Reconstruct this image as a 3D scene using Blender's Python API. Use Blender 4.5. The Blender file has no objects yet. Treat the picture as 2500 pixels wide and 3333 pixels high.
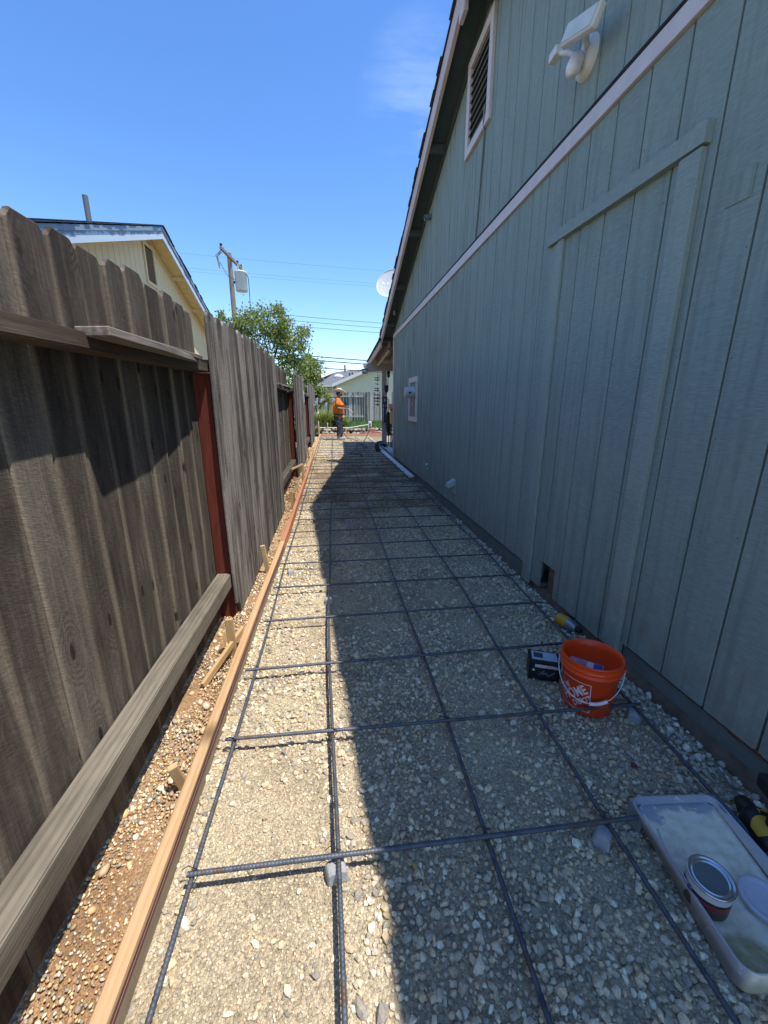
import bpy, bmesh, math, random
import numpy as np
from mathutils import Vector, Matrix, Euler, noise
random.seed(7); rng = np.random.default_rng(11)
sc = bpy.context.scene
COL = sc.collection
R = math.radians

# ---------------------------------------------------------------- camera
cam = bpy.data.cameras.new('camera'); camo = bpy.data.objects.new('camera', cam); COL.objects.link(camo)
cam.sensor_fit = 'VERTICAL'; cam.sensor_height = 36; cam.sensor_width = 27; cam.lens = 36*1287/3333
cam.clip_start = .02; cam.clip_end = 2000
camo.location = (0, 0, 1.33); camo.rotation_euler = (R(90-15.15), 0, R(-7.35))
sc.camera = camo
# ---------------------------------------------------------------- sky, sun, exposure
SUN = Vector((.315, -.20, 1)).normalized()
w = bpy.data.worlds.new('World'); sc.world = w; w.use_nodes = True
wn = w.node_tree.nodes; wl = w.node_tree.links
for n_ in list(wn): wn.remove(n_)
sky = wn.new('ShaderNodeTexSky'); sky.sky_type = 'NISHITA'; sky.sun_disc = False
sky.sun_elevation = math.asin(SUN.z); sky.sun_rotation = math.atan2(SUN.x, SUN.y)
sky.altitude = 0; sky.air_density = 1.0; sky.dust_density = 0.15; sky.ozone_density = 3.0
hs = wn.new('ShaderNodeHueSaturation'); hs.inputs['Saturation'].default_value = 1.22; hs.inputs['Hue'].default_value = .507
tc = wn.new('ShaderNodeTexCoord')
mp = wn.new('ShaderNodeMapping'); mp.inputs['Rotation'].default_value = (0, R(24), R(-20)); mp.inputs['Scale'].default_value = (2.2, 9, 14)
cn = wn.new('ShaderNodeTexNoise'); cn.inputs['Scale'].default_value = 1.6; cn.inputs['Detail'].default_value = 7; cn.inputs['Roughness'].default_value = .6
cr = wn.new('ShaderNodeValToRGB'); cr.color_ramp.elements[0].position = .45; cr.color_ramp.elements[1].position = .95
dp = wn.new('ShaderNodeVectorMath'); dp.operation = 'DOT_PRODUCT'
cd = Vector((.176, .841, .511)).normalized(); dp.inputs[1].default_value = cd     # where the one wisp of cirrus hangs
mr = wn.new('ShaderNodeMapRange'); mr.inputs[1].default_value = .993; mr.inputs[4].default_value = .16; mr.inputs[2].default_value = 1.0
mm = wn.new('ShaderNodeMath'); mm.operation = 'MULTIPLY'
mx = wn.new('ShaderNodeMixRGB'); mx.inputs[2].default_value = (9, 9.6, 10.5, 1)
bg = wn.new('ShaderNodeBackground'); bg.inputs[1].default_value = .142
wo = wn.new('ShaderNodeOutputWorld')
wl.new(sky.outputs[0], hs.inputs['Color']); wl.new(tc.outputs['Generated'], mp.inputs[0]); wl.new(mp.outputs[0], cn.inputs[0])
wl.new(cn.outputs[0], cr.inputs[0]); wl.new(tc.outputs['Generated'], dp.inputs[0]); wl.new(dp.outputs['Value'], mr.inputs[0])
wl.new(cr.outputs[0], mm.inputs[0]); wl.new(mr.outputs[0], mm.inputs[1]); wl.new(mm.outputs[0], mx.inputs[0])
wl.new(hs.outputs[0], mx.inputs[1]); wl.new(mx.outputs[0], bg.inputs[0]); wl.new(bg.outputs[0], wo.inputs[0])
sl = bpy.data.lights.new('sun', 'SUN'); sl.energy = 3.2; sl.angle = R(.53); sl.color = (1, .98, .94)
so = bpy.data.objects.new('sun', sl); COL.objects.link(so); so.rotation_euler = SUN.to_track_quat('Z', 'Y').to_euler(); so.location = (0, 0, 12)
sc.view_settings.view_transform = 'Standard'; sc.view_settings.look = 'None'
sc.view_settings.exposure = 0.96; sc.view_settings.gamma = 1; sc.view_settings.use_curve_mapping = False
sc.render.engine = 'CYCLES'
sc.render.resolution_x = 768; sc.render.resolution_y = 1024

# ---------------------------------------------------------------- material kit
class G:
    def __init__(s, name):
        s.m = bpy.data.materials.new(name); s.m.use_nodes = True; s.nt = s.m.node_tree
        s.b = s.nt.nodes['Principled BSDF']; s.b.inputs['Roughness'].default_value = .8
    def put(s, sock, v):
        if v is None: return
        if hasattr(v, 'is_output'): s.nt.links.new(v, sock)
        else:
            if isinstance(v, tuple) and len(v) == 3 and sock.type == 'RGBA': v = (*v, 1)
            sock.default_value = v
    def n(s, t, out=0, props=None, **k):
        nd = s.nt.nodes.new('ShaderNode'+t)
        for a, b in (props or {}).items(): setattr(nd, a, b)
        for a, b in k.items():
            a = int(a[1:]) if a[0] == 'i' and a[1:].isdigit() else a.replace('_', ' ')
            s.put(nd.inputs[a], b)
        return nd.outputs[out]
    def obj(s): return s.n('TexCoord', 'Object')
    def map(s, v, sc_=(1,1,1), rot=(0,0,0), loc=(0,0,0)):
        return s.n('Mapping', i0=v, Scale=sc_, Rotation=rot, Location=loc)
    def noise(s, v, scale, detail=4, rough=.55, dist=0., col=False):
        return s.n('TexNoise', 1 if col else 0, Vector=v, Scale=float(scale), Detail=float(detail), Roughness=rough, Distortion=float(dist))
    def ramp(s, f, stops, interp='LINEAR'):
        nd = s.nt.nodes.new('ShaderNodeValToRGB'); e = nd.color_ramp.elements; nd.color_ramp.interpolation = interp
        while len(e) < len(stops): e.new(.5)
        for i, (p, c) in enumerate(stops):
            e[i].position = p
            e[i].color = (*c, 1) if isinstance(c, tuple) else (c, c, c, 1)
        s.put(nd.inputs[0], f); return nd.outputs[0]
    def mix(s, f, a, b, mode='MIX'):
        nd = s.nt.nodes.new('ShaderNodeMixRGB'); nd.blend_type = mode
        s.put(nd.inputs[0], f); s.put(nd.inputs[1], a); s.put(nd.inputs[2], b); return nd.outputs[0]
    def math(s, op, a, b=0., c=None):
        nd = s.nt.nodes.new('ShaderNodeMath'); nd.operation = op
        s.put(nd.inputs[0], a); s.put(nd.inputs[1], b)
        if c is not None: s.put(nd.inputs[2], c)
        return nd.outputs[0]
    def rnd(s): return s.n('ObjectInfo', 'Random')
    def shifted(s):      # object coordinates pushed by the object's own random number
        r = s.rnd()
        c = s.n('CombineXYZ', X=s.math('MULTIPLY', r, 37.), Y=s.math('MULTIPLY', r, 91.), Z=s.math('MULTIPLY', r, 53.))
        nd = s.nt.nodes.new('ShaderNodeVectorMath'); nd.operation = 'ADD'
        s.put(nd.inputs[0], s.obj()); s.put(nd.inputs[1], c); return nd.outputs[0]
    def bump(s, h, strength=.3, dist=.01, prev=None):
        nd = s.nt.nodes.new('ShaderNodeBump'); nd.inputs['Strength'].default_value = strength; nd.inputs['Distance'].default_value = dist
        s.put(nd.inputs['Height'], h)
        if prev is not None: s.put(nd.inputs['Normal'], prev)
        return nd.outputs[0]
    def done(s, col, rough=.8, normal=None, metal=0., spec=None):
        s.put(s.b.inputs['Base Color'], col); s.put(s.b.inputs['Roughness'], rough); s.put(s.b.inputs['Metallic'], metal)
        if normal is not None: s.put(s.b.inputs['Normal'], normal)
        if spec is not None: s.b.inputs['Specular IOR Level'].default_value = spec
        return s.m

def plain(name, col, rough=.6, metal=0., var=.12, scale=9., bump=.0, spec=None):
    g = G(name); v = g.obj(); a = g.noise(v, scale, 5)
    c = g.mix(g.ramp(a, [(.3, 0.), (.75, 1.)]), tuple(x*(1-var) for x in col), tuple(min(1, x*(1+var)) for x in col))
    nb = g.bump(g.noise(v, scale*6, 4), bump, .004) if bump else None
    return g.done(c, rough, nb, metal, spec)

def wood(name, dark, mid, light, axis='Z', rough=.85, saw=.0, knots=True, grain=1., bumpk=.5, stain=None):
    g = G(name); v = g.shifted()
    st = {'Z': (1, 1, .045), 'Y': (1, .045, 1), 'X': (.045, 1, 1)}[axis]
    vs = g.map(v, st)
    wob = g.noise(g.map(v, tuple(.5 if q == 1 else .5 for q in st)), 4*grain, 2, col=True)
    vd = g.mix(.02, vs, wob, 'ADD')
    fine = g.noise(vd, 150*grain, 4, .6)
    broad = g.noise(vd, 22*grain, 4, .6)
    rings = g.n('TexWave', 1, props={'wave_type': 'BANDS', 'bands_direction': 'Y' if axis != 'Y' else 'X'}, Vector=vd, Scale=14.*grain, Distortion=3.2, Detail=3., Detail_Scale=.8)
    t = g.math('ADD', g.math('MULTIPLY', fine, .45), g.math('ADD', g.math('MULTIPLY', broad, .5), g.math('MULTIPLY', rings, .12)))
    t = g.math('ADD', t, g.math('MULTIPLY', g.math('SUBTRACT', g.rnd(), .5), .34))
    c = g.ramp(t, [(.28, dark), (.5, mid), (.76, light)])
    big = g.noise(v, 2.2, 4)
    c = g.mix(g.ramp(big, [(.35, .0), (.7, .55)]), c, g.mix(1., c, tuple(.55+.5*x for x in (mid[0]*2, mid[1]*1.8, mid[2]*1.6)), 'MULTIPLY'))
    if stain is not None:
        c = g.mix(g.ramp(g.noise(g.map(v, tuple(.5 if q == 1 else .2 for q in st)), 9, 4), [(.52, 0.), (.68, .75)]), c, stain)
    h = g.math('ADD', g.math('MULTIPLY', fine, .7), g.math('MULTIPLY', broad, .6))
    if knots:
        vo = g.n('TexVoronoi', 0, Vector=g.map(v, (0., 1., .38) if axis == 'Z' else (0., .38, 1.)), Scale=6., Randomness=1.)
        sel = g.n('TexVoronoi', 1, Vector=g.map(v, (0., 1., .38) if axis == 'Z' else (0., .38, 1.)), Scale=6., Randomness=1.)
        k = g.math('MULTIPLY', g.ramp(vo, [(.05, 1.), (.16, 0.)]), g.ramp(sel, [(.5, 0.), (.55, 1.)]))
        c = g.mix(g.math('MULTIPLY', k, .8), c, tuple(x*.45 for x in dark))
        h = g.math('SUBTRACT', h, g.math('MULTIPLY', k, .6))
    if saw:
        sv = g.n('TexWave', 1, props={'wave_type': 'BANDS', 'bands_direction': 'DIAGONAL'}, Vector=g.map(v, (1, 2.2, 1.2)), Scale=70., Distortion=4., Detail=2., Detail_Scale=2.)
        h = g.math('ADD', h, g.math('MULTIPLY', sv, saw))
        c = g.mix(g.math('MULTIPLY', sv, saw*.35), c, light)
    return g.done(c, rough, g.bump(h, bumpk, .003), spec=.25)

def brown_stretch(g, c):      # the ground colour is darker and browner in a ragged stretch half way down the strip
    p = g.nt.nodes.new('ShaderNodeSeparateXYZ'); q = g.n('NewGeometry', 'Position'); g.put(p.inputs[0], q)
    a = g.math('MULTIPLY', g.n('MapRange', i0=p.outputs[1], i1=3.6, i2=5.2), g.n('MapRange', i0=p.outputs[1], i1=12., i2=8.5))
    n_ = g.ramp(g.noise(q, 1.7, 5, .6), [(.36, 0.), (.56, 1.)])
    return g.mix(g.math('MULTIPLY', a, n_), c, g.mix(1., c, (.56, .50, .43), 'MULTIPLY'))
def tinted(name, rough=.85, bscale=160., bstr=.5, spec=.3):     # colour from the mesh attribute 'tint' (each stone has its own colour)
    g = G(name); a = g.n('Attribute', 0, props={'attribute_name': 'tint'})
    v = g.obj(); s_ = g.noise(v, bscale, 4)
    c = brown_stretch(g, g.mix(.5, a, g.mix(1., a, g.ramp(s_, [(.3, .55), (.7, 1.3)]), 'MULTIPLY')))
    return g.done(c, rough, g.bump(g.noise(v, bscale*2, 3), bstr, .002), spec=spec)

# ---------------------------------------------------------------- mesh kit
class MB:
    def __init__(s): s.v = []; s.f = []; s.sm = []
    def add(s, vs, fs, smooth=False, M=None):
        o = len(s.v)
        s.v += [tuple(M @ Vector(p)) if M is not None else tuple(p) for p in vs]
        s.f += [tuple(i+o for i in f) for f in fs]; s.sm += [smooth]*len(fs); return s
    def box(s, a, b, M=None, bev=0.):
        (x0, y0, z0), (x1, y1, z1) = a, b
        if bev:
            bm = bmesh.new(); bmesh.ops.create_cube(bm, size=1)
            for p in bm.verts: p.co = Vector((x0+(p.co.x+.5)*(x1-x0), y0+(p.co.y+.5)*(y1-y0), z0+(p.co.z+.5)*(z1-z0)))
            bmesh.ops.bevel(bm, geom=bm.edges[:], offset=bev, segments=2, profile=.5, affect='EDGES')
            bm.verts.index_update(); vs = [p.co.copy() for p in bm.verts]; fs = [[q.index for q in f.verts] for f in bm.faces]; bm.free()
            return s.add(vs, fs, False, M)
        vs = [(x0,y0,z0),(x1,y0,z0),(x1,y1,z0),(x0,y1,z0),(x0,y0,z1),(x1,y0,z1),(x1,y1,z1),(x0,y1,z1)]
        return s.add(vs, [(0,3,2,1),(4,5,6,7),(0,1,5,4),(1,2,6,5),(2,3,7,6),(3,0,4,7)], False, M)
    def prism(s, poly, axis, a, b, M=None):     # 2-D outline pushed along an axis (counter-clockwise seen from +axis)
        def P(u, v, t): return {'x': (t, u, v), 'y': (u, t, v), 'z': (u, v, t)}[axis]
        n = len(poly); vs = [P(u, v, a) for u, v in poly]+[P(u, v, b) for u, v in poly]
        fs = [tuple(range(n))[::-1], tuple(range(n, 2*n))]+[(i, (i+1) % n, n+(i+1) % n, n+i) for i in range(n)]
        return s.add(vs, fs, False, M)
    def tube(s, pts, r, seg=8, cap=True, M=None, smooth=True):
        pts = [Vector(p) for p in pts]; rs = r if isinstance(r, (list, tuple)) else [r]*len(pts)
        vs = []; fs = []; up = None
        for i, p in enumerate(pts):
            d = (pts[min(i+1, len(pts)-1)]-pts[max(i-1, 0)])
            d = d.normalized() if d.length > 1e-9 else Vector((0, 0, 1))
            if up is None: up = d.orthogonal().normalized()
            up = (up-d*up.dot(d)); up = up.normalized() if up.length > 1e-6 else d.orthogonal().normalized()
            q = d.cross(up)
            for k in range(seg):
                t = 2*math.pi*k/seg; vs.append(p+(up*math.cos(t)+q*math.sin(t))*rs[i])
        for i in range(len(pts)-1):
            for k in range(seg):
                a = i*seg+k; b = i*seg+(k+1) % seg; fs.append((a, b, b+seg, a+seg))
        s.add(vs, fs, smooth, M)
        if cap:
            n = len(vs); s.add(vs[:seg], [tuple(range(seg))[::-1]], False, M); s.add(vs[n-seg:], [tuple(range(seg))], False, M)
        return s
    def lathe(s, prof, seg=32, M=None, smooth=True):
        vs = []; fs = []
        for r, z in prof:
            for k in range(seg):
                t = 2*math.pi*k/seg; vs.append((r*math.cos(t), r*math.sin(t), z))
        for i in range(len(prof)-1):
            for k in range(seg):
                a = i*seg+k; b = i*seg+(k+1) % seg; fs.append((a, b, b+seg, a+seg))
        return s.add(vs, fs, smooth, M)
    def ball(s, c, r, sub=2, M=None, sc_=(1,1,1), jit=0.):
        bm = bmesh.new(); bmesh.ops.create_icosphere(bm, subdivisions=sub, radius=1)
        vs = []
        for p in bm.verts:
            k = 1+(noise.noise(p.co*2.3+Vector(c)*3)*jit if jit else 0)
            vs.append((c[0]+p.co.x*r*sc_[0]*k, c[1]+p.co.y*r*sc_[1]*k, c[2]+p.co.z*r*sc_[2]*k))
        bm.verts.index_update(); fs = [[q.index for q in f.verts] for f in bm.faces]; bm.free()
        return s.add(vs, fs, True, M)
    def mesh(s, name, mat):
        me = bpy.data.meshes.new(name); me.from_pydata(s.v, [], s.f); me.polygons.foreach_set('use_smooth', s.sm)
        if mat: me.materials.append(mat)
        me.update(); return me
    def build(s, name, mat, parent=None, at=None):
        """world-space geometry; under a parent it is shifted into the parent's frame"""
        o0 = Vector(at) if at is not None else Vector((0, 0, 0))
        pl = parent_origin(parent) if parent else Vector((0, 0, 0))
        s.v = [tuple(Vector(p)-o0) for p in s.v]
        return link(name, s.mesh(name, mat), parent, o0-pl)
ORG = {}
def parent_origin(p): return ORG[p.name]
def link(name, me, parent=None, loc=(0,0,0), rot=(0,0,0)):
    o = bpy.data.objects.new(name, me); COL.objects.link(o); o.location = loc; o.rotation_euler = rot
    if parent: o.parent = parent
    ORG[o.name] = Vector(loc)+(parent_origin(parent) if parent else Vector())
    return o
def tag(o, label=None, cat=None, group=None, kind=None):
    if label: o['label'] = label
    if cat: o['category'] = cat
    if group: o['group'] = group
    if kind: o['kind'] = kind
    return o
def thing(name, label, cat, loc=(0,0,0), group=None):
    return tag(link(name, None, None, loc), label, cat, group)
def bm_noise(o, amp, sc_=3.):
    for p in o.data.vertices:
        n_ = noise.noise_vector(p.co*sc_+Vector(o.location)*1.7); p.co += n_*amp
def grid(name, x0, x1, y0, y1, nx, ny, zf, mat, **k):
    xs = np.linspace(x0, x1, nx); ys = np.linspace(y0, y1, ny)
    vs = [(x, y, zf(x, y)) for y in ys for x in xs]
    fs = [(j*nx+i, j*nx+i+1, (j+1)*nx+i+1, (j+1)*nx+i) for j in range(ny-1) for i in range(nx-1)]
    return tag(MB().add(vs, fs, True).build(name, mat), **k)
SL = .008                                             # the strip rises gently away from the camera
def gz(x, y): return SL*y + .006*noise.noise(Vector((x*2.1, y*2.1, 0))) + .004*noise.noise(Vector((x*6, y*6, 4)))

# ---------------------------------------------------------------- materials
def old_board(name, dark, mid, light, edge, streak):
    """weathered fence board: dark heart, pale edges, growth-ring contours, knots, saw ticks"""
    g = G(name); v = g.obj(); sx = g.nt.nodes.new('ShaderNodeSeparateXYZ'); g.put(sx.inputs[0], v); rn = g.rnd()
    off = g.math('MULTIPLY', rn, 61.)
    def yz(ky, kz, o=0.):
        return g.n('CombineXYZ', X=g.math('MULTIPLY_ADD', sx.outputs[1], ky, g.math('ADD', off, o)), Y=g.math('MULTIPLY', sx.outputs[2], kz), Z=off)
    vk = yz(7., 2.6)
    kd = g.n('TexVoronoi', 0, props={'voronoi_dimensions': '2D'}, Vector=vk, Scale=1.)
    ks = g.n('RGBToBW', i0=g.n('TexVoronoi', 1, props={'voronoi_dimensions': '2D'}, Vector=vk, Scale=1.))
    on = g.ramp(ks, [(.46, 0.), (.50, 1.)])
    knot = g.math('MULTIPLY', g.ramp(g.math('ADD', kd, g.math('MULTIPLY', g.noise(yz(60, 30), 1., 2), .05)), [(.075, 1.), (.10, 0.)]), on)
    swirl = g.math('MULTIPLY', g.ramp(kd, [(.05, 1.), (.38, 0.)], 'EASE'), on)
    n0 = g.noise(yz(9., .8, 7.), 1., 2, .4)
    ring = g.math('SINE', g.math('MULTIPLY', g.math('ADD', n0, g.math('MULTIPLY', swirl, .35)), 85.))
    fine = g.noise(yz(190., 5., 3.), 1., 4, .65); st = g.noise(yz(42., 1.1, 19.), 1., 4, .65); big = g.noise(yz(7., 2.2, 29.), 1., 4, .6)
    t = g.math('ADD', g.math('MULTIPLY', st, .55*streak), g.math('ADD', g.math('MULTIPLY', fine, .3), g.math('MULTIPLY', big, .62)))
    t = g.math('ADD', t, g.math('MULTIPLY', ring, .035)); t = g.math('ADD', t, g.math('MULTIPLY', g.math('SUBTRACT', rn, .5), .26))
    lo = .5*(.55*streak+.92); c = g.ramp(t, [(lo-.24, dark), (lo, mid), (lo+.22, light)])
    ed = g.math('ADD', g.math('MULTIPLY', g.math('ABSOLUTE', sx.outputs[1]), 13.7), g.math('MULTIPLY', g.math('SUBTRACT', g.noise(yz(20., 1.5, 41.), 1., 4, .6), .5), .9))
    c = g.mix(g.ramp(ed, [(.68, 0.), (1.0, .62)]), c, edge)
    c = g.mix(g.math('MULTIPLY', swirl, .25), c, tuple(x*.6 for x in mid)); c = g.mix(g.math('MULTIPLY', knot, .85), c, tuple(x*.45 for x in dark))
    crack = g.ramp(g.noise(yz(70., .7, 53.), 1., 3, .5), [(.70, 0.), (.735, 1.)]); c = g.mix(g.math('MULTIPLY', crack, .75), c, tuple(x*.4 for x in dark))
    saw = g.noise(g.n('CombineXYZ', X=g.math('MULTIPLY_ADD', sx.outputs[1], 60., off), Y=g.math('MULTIPLY_ADD', sx.outputs[1], 90., g.math('MULTIPLY', sx.outputs[2], 260.)), Z=off), 1., 2, .5)
    c = g.mix(.28, c, g.mix(1., c, g.ramp(saw, [(.35, .35), (.65, 1.7)]), 'MULTIPLY'))
    h = g.math('ADD', g.math('MULTIPLY', fine, .8), g.math('ADD', g.math('MULTIPLY', saw, .45), g.math('SUBTRACT', g.math('MULTIPLY', ring, .12), g.math('ADD', g.math('MULTIPLY', knot, .5), g.math('MULTIPLY', crack, .9)))))
    return g.done(c, .88, g.bump(h, .75, .003), spec=.2)
fence_w = old_board('weathered_fence_wood', (.035,.028,.022), (.088,.070,.054), (.17,.142,.112), (.25,.20,.14), .7)
fence_g = old_board('grey_fence_wood', (.04,.034,.03), (.125,.107,.09), (.29,.255,.22), (.22,.19,.155), 1.5)
fence_far = wood('silvered_fence_wood', (.075,.066,.058), (.24,.22,.195), (.56,.53,.48), grain=.4, knots=False)
rail_w = wood('fence_rail_wood', (.055,.038,.026), (.13,.098,.07), (.24,.19,.14), axis='Y', stain=(.10,.035,.02))
rail_l = wood('lower_rail_wood', (.05,.04,.03), (.125,.103,.076), (.24,.205,.155), axis='Y', stain=(.06,.048,.036), bumpk=.9)
post_red = wood('red_stained_post', (.085,.018,.011), (.17,.038,.022), (.25,.065,.04), knots=False)
new_w = wood('new_orange_board', (.5,.2,.05), (.66,.30,.09), (.78,.40,.15), knots=False)
form_w = wood('form_lumber', (.29,.165,.078), (.45,.285,.145), (.56,.385,.215), axis='Y')
form_red = wood('red_form_lumber', (.30,.12,.06), (.43,.205,.11), (.54,.30,.17), axis='Y', knots=False)
form_x = wood('cross_form_lumber', (.40,.19,.10), (.56,.30,.18), (.68,.42,.28), axis='X', knots=False)
stake_w = wood('stake_wood', (.32,.19,.08), (.48,.32,.15), (.60,.43,.24), knots=False)
mauve = plain('pale_mauve_trim_paint', (.62,.54,.52), .55, var=.08, scale=14, bump=.15)
pink_f = plain('pale_pink_fascia_paint', (.58,.47,.43), .6, var=.12, scale=6, bump=.2)
black_p = plain('black_rubber', (.012,.012,.013), .5)
dark_iron = plain('dark_iron', (.03,.028,.026), .55, .3)
white_p = plain('white_plastic', (.78,.78,.77), .4, var=.05)
pvc = plain('white_pvc', (.74,.70,.66), .35, var=.04)
grey_metal = plain('grey_painted_metal', (.40,.43,.42), .4, .2)
dark_void = plain('dark_void', (.01,.01,.01), .9)

def siding_mat(name, base, streak=.5):
    g = G(name); v = g.shifted(); ov = g.n('TexCoord', 'Object')
    cross = g.noise(g.map(v, (1, .10, 1)), 260, 3, .6)       # rough-sawn ticks across the board
    vert = g.noise(g.map(v, (1, 1, .045)), 26, 5, .65)
    blot = g.noise(v, 3.2, 5, .6)
    c = g.mix(g.ramp(cross, [(.3, 0.), (.7, 1.)]), tuple(x*.78 for x in base), tuple(x*1.2 for x in base))
    c = g.mix(g.ramp(blot, [(.3, 0.), (.75, .6)]), c, tuple(x*k for x, k in zip(base, (1.36, 1.29, 1.22))))
    geo = g.n('NewGeometry', 'Position'); xyz = g.nt.nodes.new('ShaderNodeSeparateXYZ'); g.put(xyz.inputs[0], geo)
    far = g.n('MapRange', i0=xyz.outputs[1], i1=3.2, i2=8.)
    mold = g.math('MULTIPLY', g.ramp(g.math('ADD', vert, g.math('MULTIPLY', blot, .3)), [(.64, 0.), (.80, 1.)]), g.math('ADD', .30, g.math('MULTIPLY', far, .9)))
    c = g.mix(g.math('MULTIPLY', mold, streak), c, (base[0]*.42, base[1]*.40, base[2]*.34))
    spl = g.math('MULTIPLY', g.n('MapRange', i0=xyz.outputs[2], i1=.62, i2=.14), g.ramp(g.noise(geo, 9., 5, .7), [(.42, 0.), (.62, 1.)]))
    c = g.mix(g.math('MULTIPLY', spl, .55), c, (.23, .185, .135))      # mud splashed up from the gravel
    nrm = g.bump(g.math('ADD', g.math('MULTIPLY', cross, .8), g.math('MULTIPLY', vert, .5)), .9, .002)
    return g.done(c, .75, nrm, spec=.3)
teal = siding_mat('teal_siding_paint', (.228,.288,.262), .95)
teal_tr = siding_mat('teal_trim_paler', (.258,.315,.285), .4)  # siding teal a step paler, with fainter streaks, for the door trim
teal_dk = plain('teal_sill_paint', (.14,.17,.158), .7, var=.2, scale=6, bump=.3)
teal_eave = plain('dark_eave_paint', (.05,.075,.075), .8, var=.15)
rust = plain('rotten_edge', (.16,.05,.02), .9, var=.4, scale=40)

def ground_mat(name, cols, sc_=1., bst=.9):
    g = G(name); v = g.obj()
    vo = g.n('TexVoronoi', 1, Vector=v, Scale=130.*sc_); vd = g.n('TexVoronoi', 0, Vector=v, Scale=130.*sc_)
    vo2 = g.n('TexVoronoi', 0, Vector=v, Scale=320.*sc_)
    big = g.noise(v, 2.6, 6, .62); fn = g.noise(v, 420*sc_, 3)
    c = g.ramp(g.math('ADD', g.math('MULTIPLY', big, .7), g.math('MULTIPLY', fn, .3)), [(.36, cols[0]), (.52, cols[1]), (.66, cols[2])])
    bw = g.n('RGBToBW', i0=vo)
    c = g.mix(.8, c, g.mix(1., c, g.ramp(bw, [(.2, .72), (.8, 1.22)]), 'MULTIPLY'))
    c = g.mix(g.ramp(vd, [(.55, 0.), (.85, .5)]), c, tuple(x*.5 for x in cols[0]))
    if sc_ == 1.: c = brown_stretch(g, c)
    h = g.math('ADD', g.math('SUBTRACT', 1., vd), g.math('MULTIPLY', g.math('SUBTRACT', 1., vo2), .5))
    n1 = g.bump(h, bst, .006)
    return g.done(c, .92, g.bump(fn, .4, .002, n1), spec=.2)
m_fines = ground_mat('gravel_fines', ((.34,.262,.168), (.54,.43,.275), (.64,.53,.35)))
m_soil = ground_mat('orange_soil', ((.27,.155,.08), (.46,.27,.135), (.54,.37,.23)), 1.2)
m_dirt = ground_mat('dry_dirt', ((.20,.16,.11), (.30,.25,.17), (.38,.33,.24)), .3)
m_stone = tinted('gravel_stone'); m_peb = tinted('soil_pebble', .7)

# ================================================================ THE SETTING
tag(grid('ground', -160, 160, -60, 260, 9, 9, lambda x, y: -.16, m_dirt), kind='structure')
tag(grid('gravel_bed', -.52, 1.46, -1.2, 16.2, 56, 440, gz, m_fines), kind='structure')
tag(grid('soil_strip', -.95, -.50, -1.2, 16.2, 16, 300, lambda x, y: gz(x, y)-.012+.02*noise.noise(Vector((x*9, y*4, 9))), m_soil), kind='structure')
g = G('lawn_turf'); v_ = g.obj()
m_lawn = g.done(g.ramp(g.noise(v_, 1.6, 6, .7), [(.3, (.10,.085,.035)), (.5, (.085,.13,.028)), (.72, (.11,.19,.035))]), .95, g.bump(g.noise(v_, 60, 4), 1., .03))
tag(grid('lawn', -8, 14, 16.78, 26, 40, 30, lambda x, y: .375+.004*(y-16.8)+.02*noise.noise(Vector((x, y, 0))), m_lawn), kind='structure')
tag(grid('yard', 1.46, 14, 13.2, 16.6, 12, 6, lambda x, y: .10, m_dirt), kind='structure')

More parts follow.
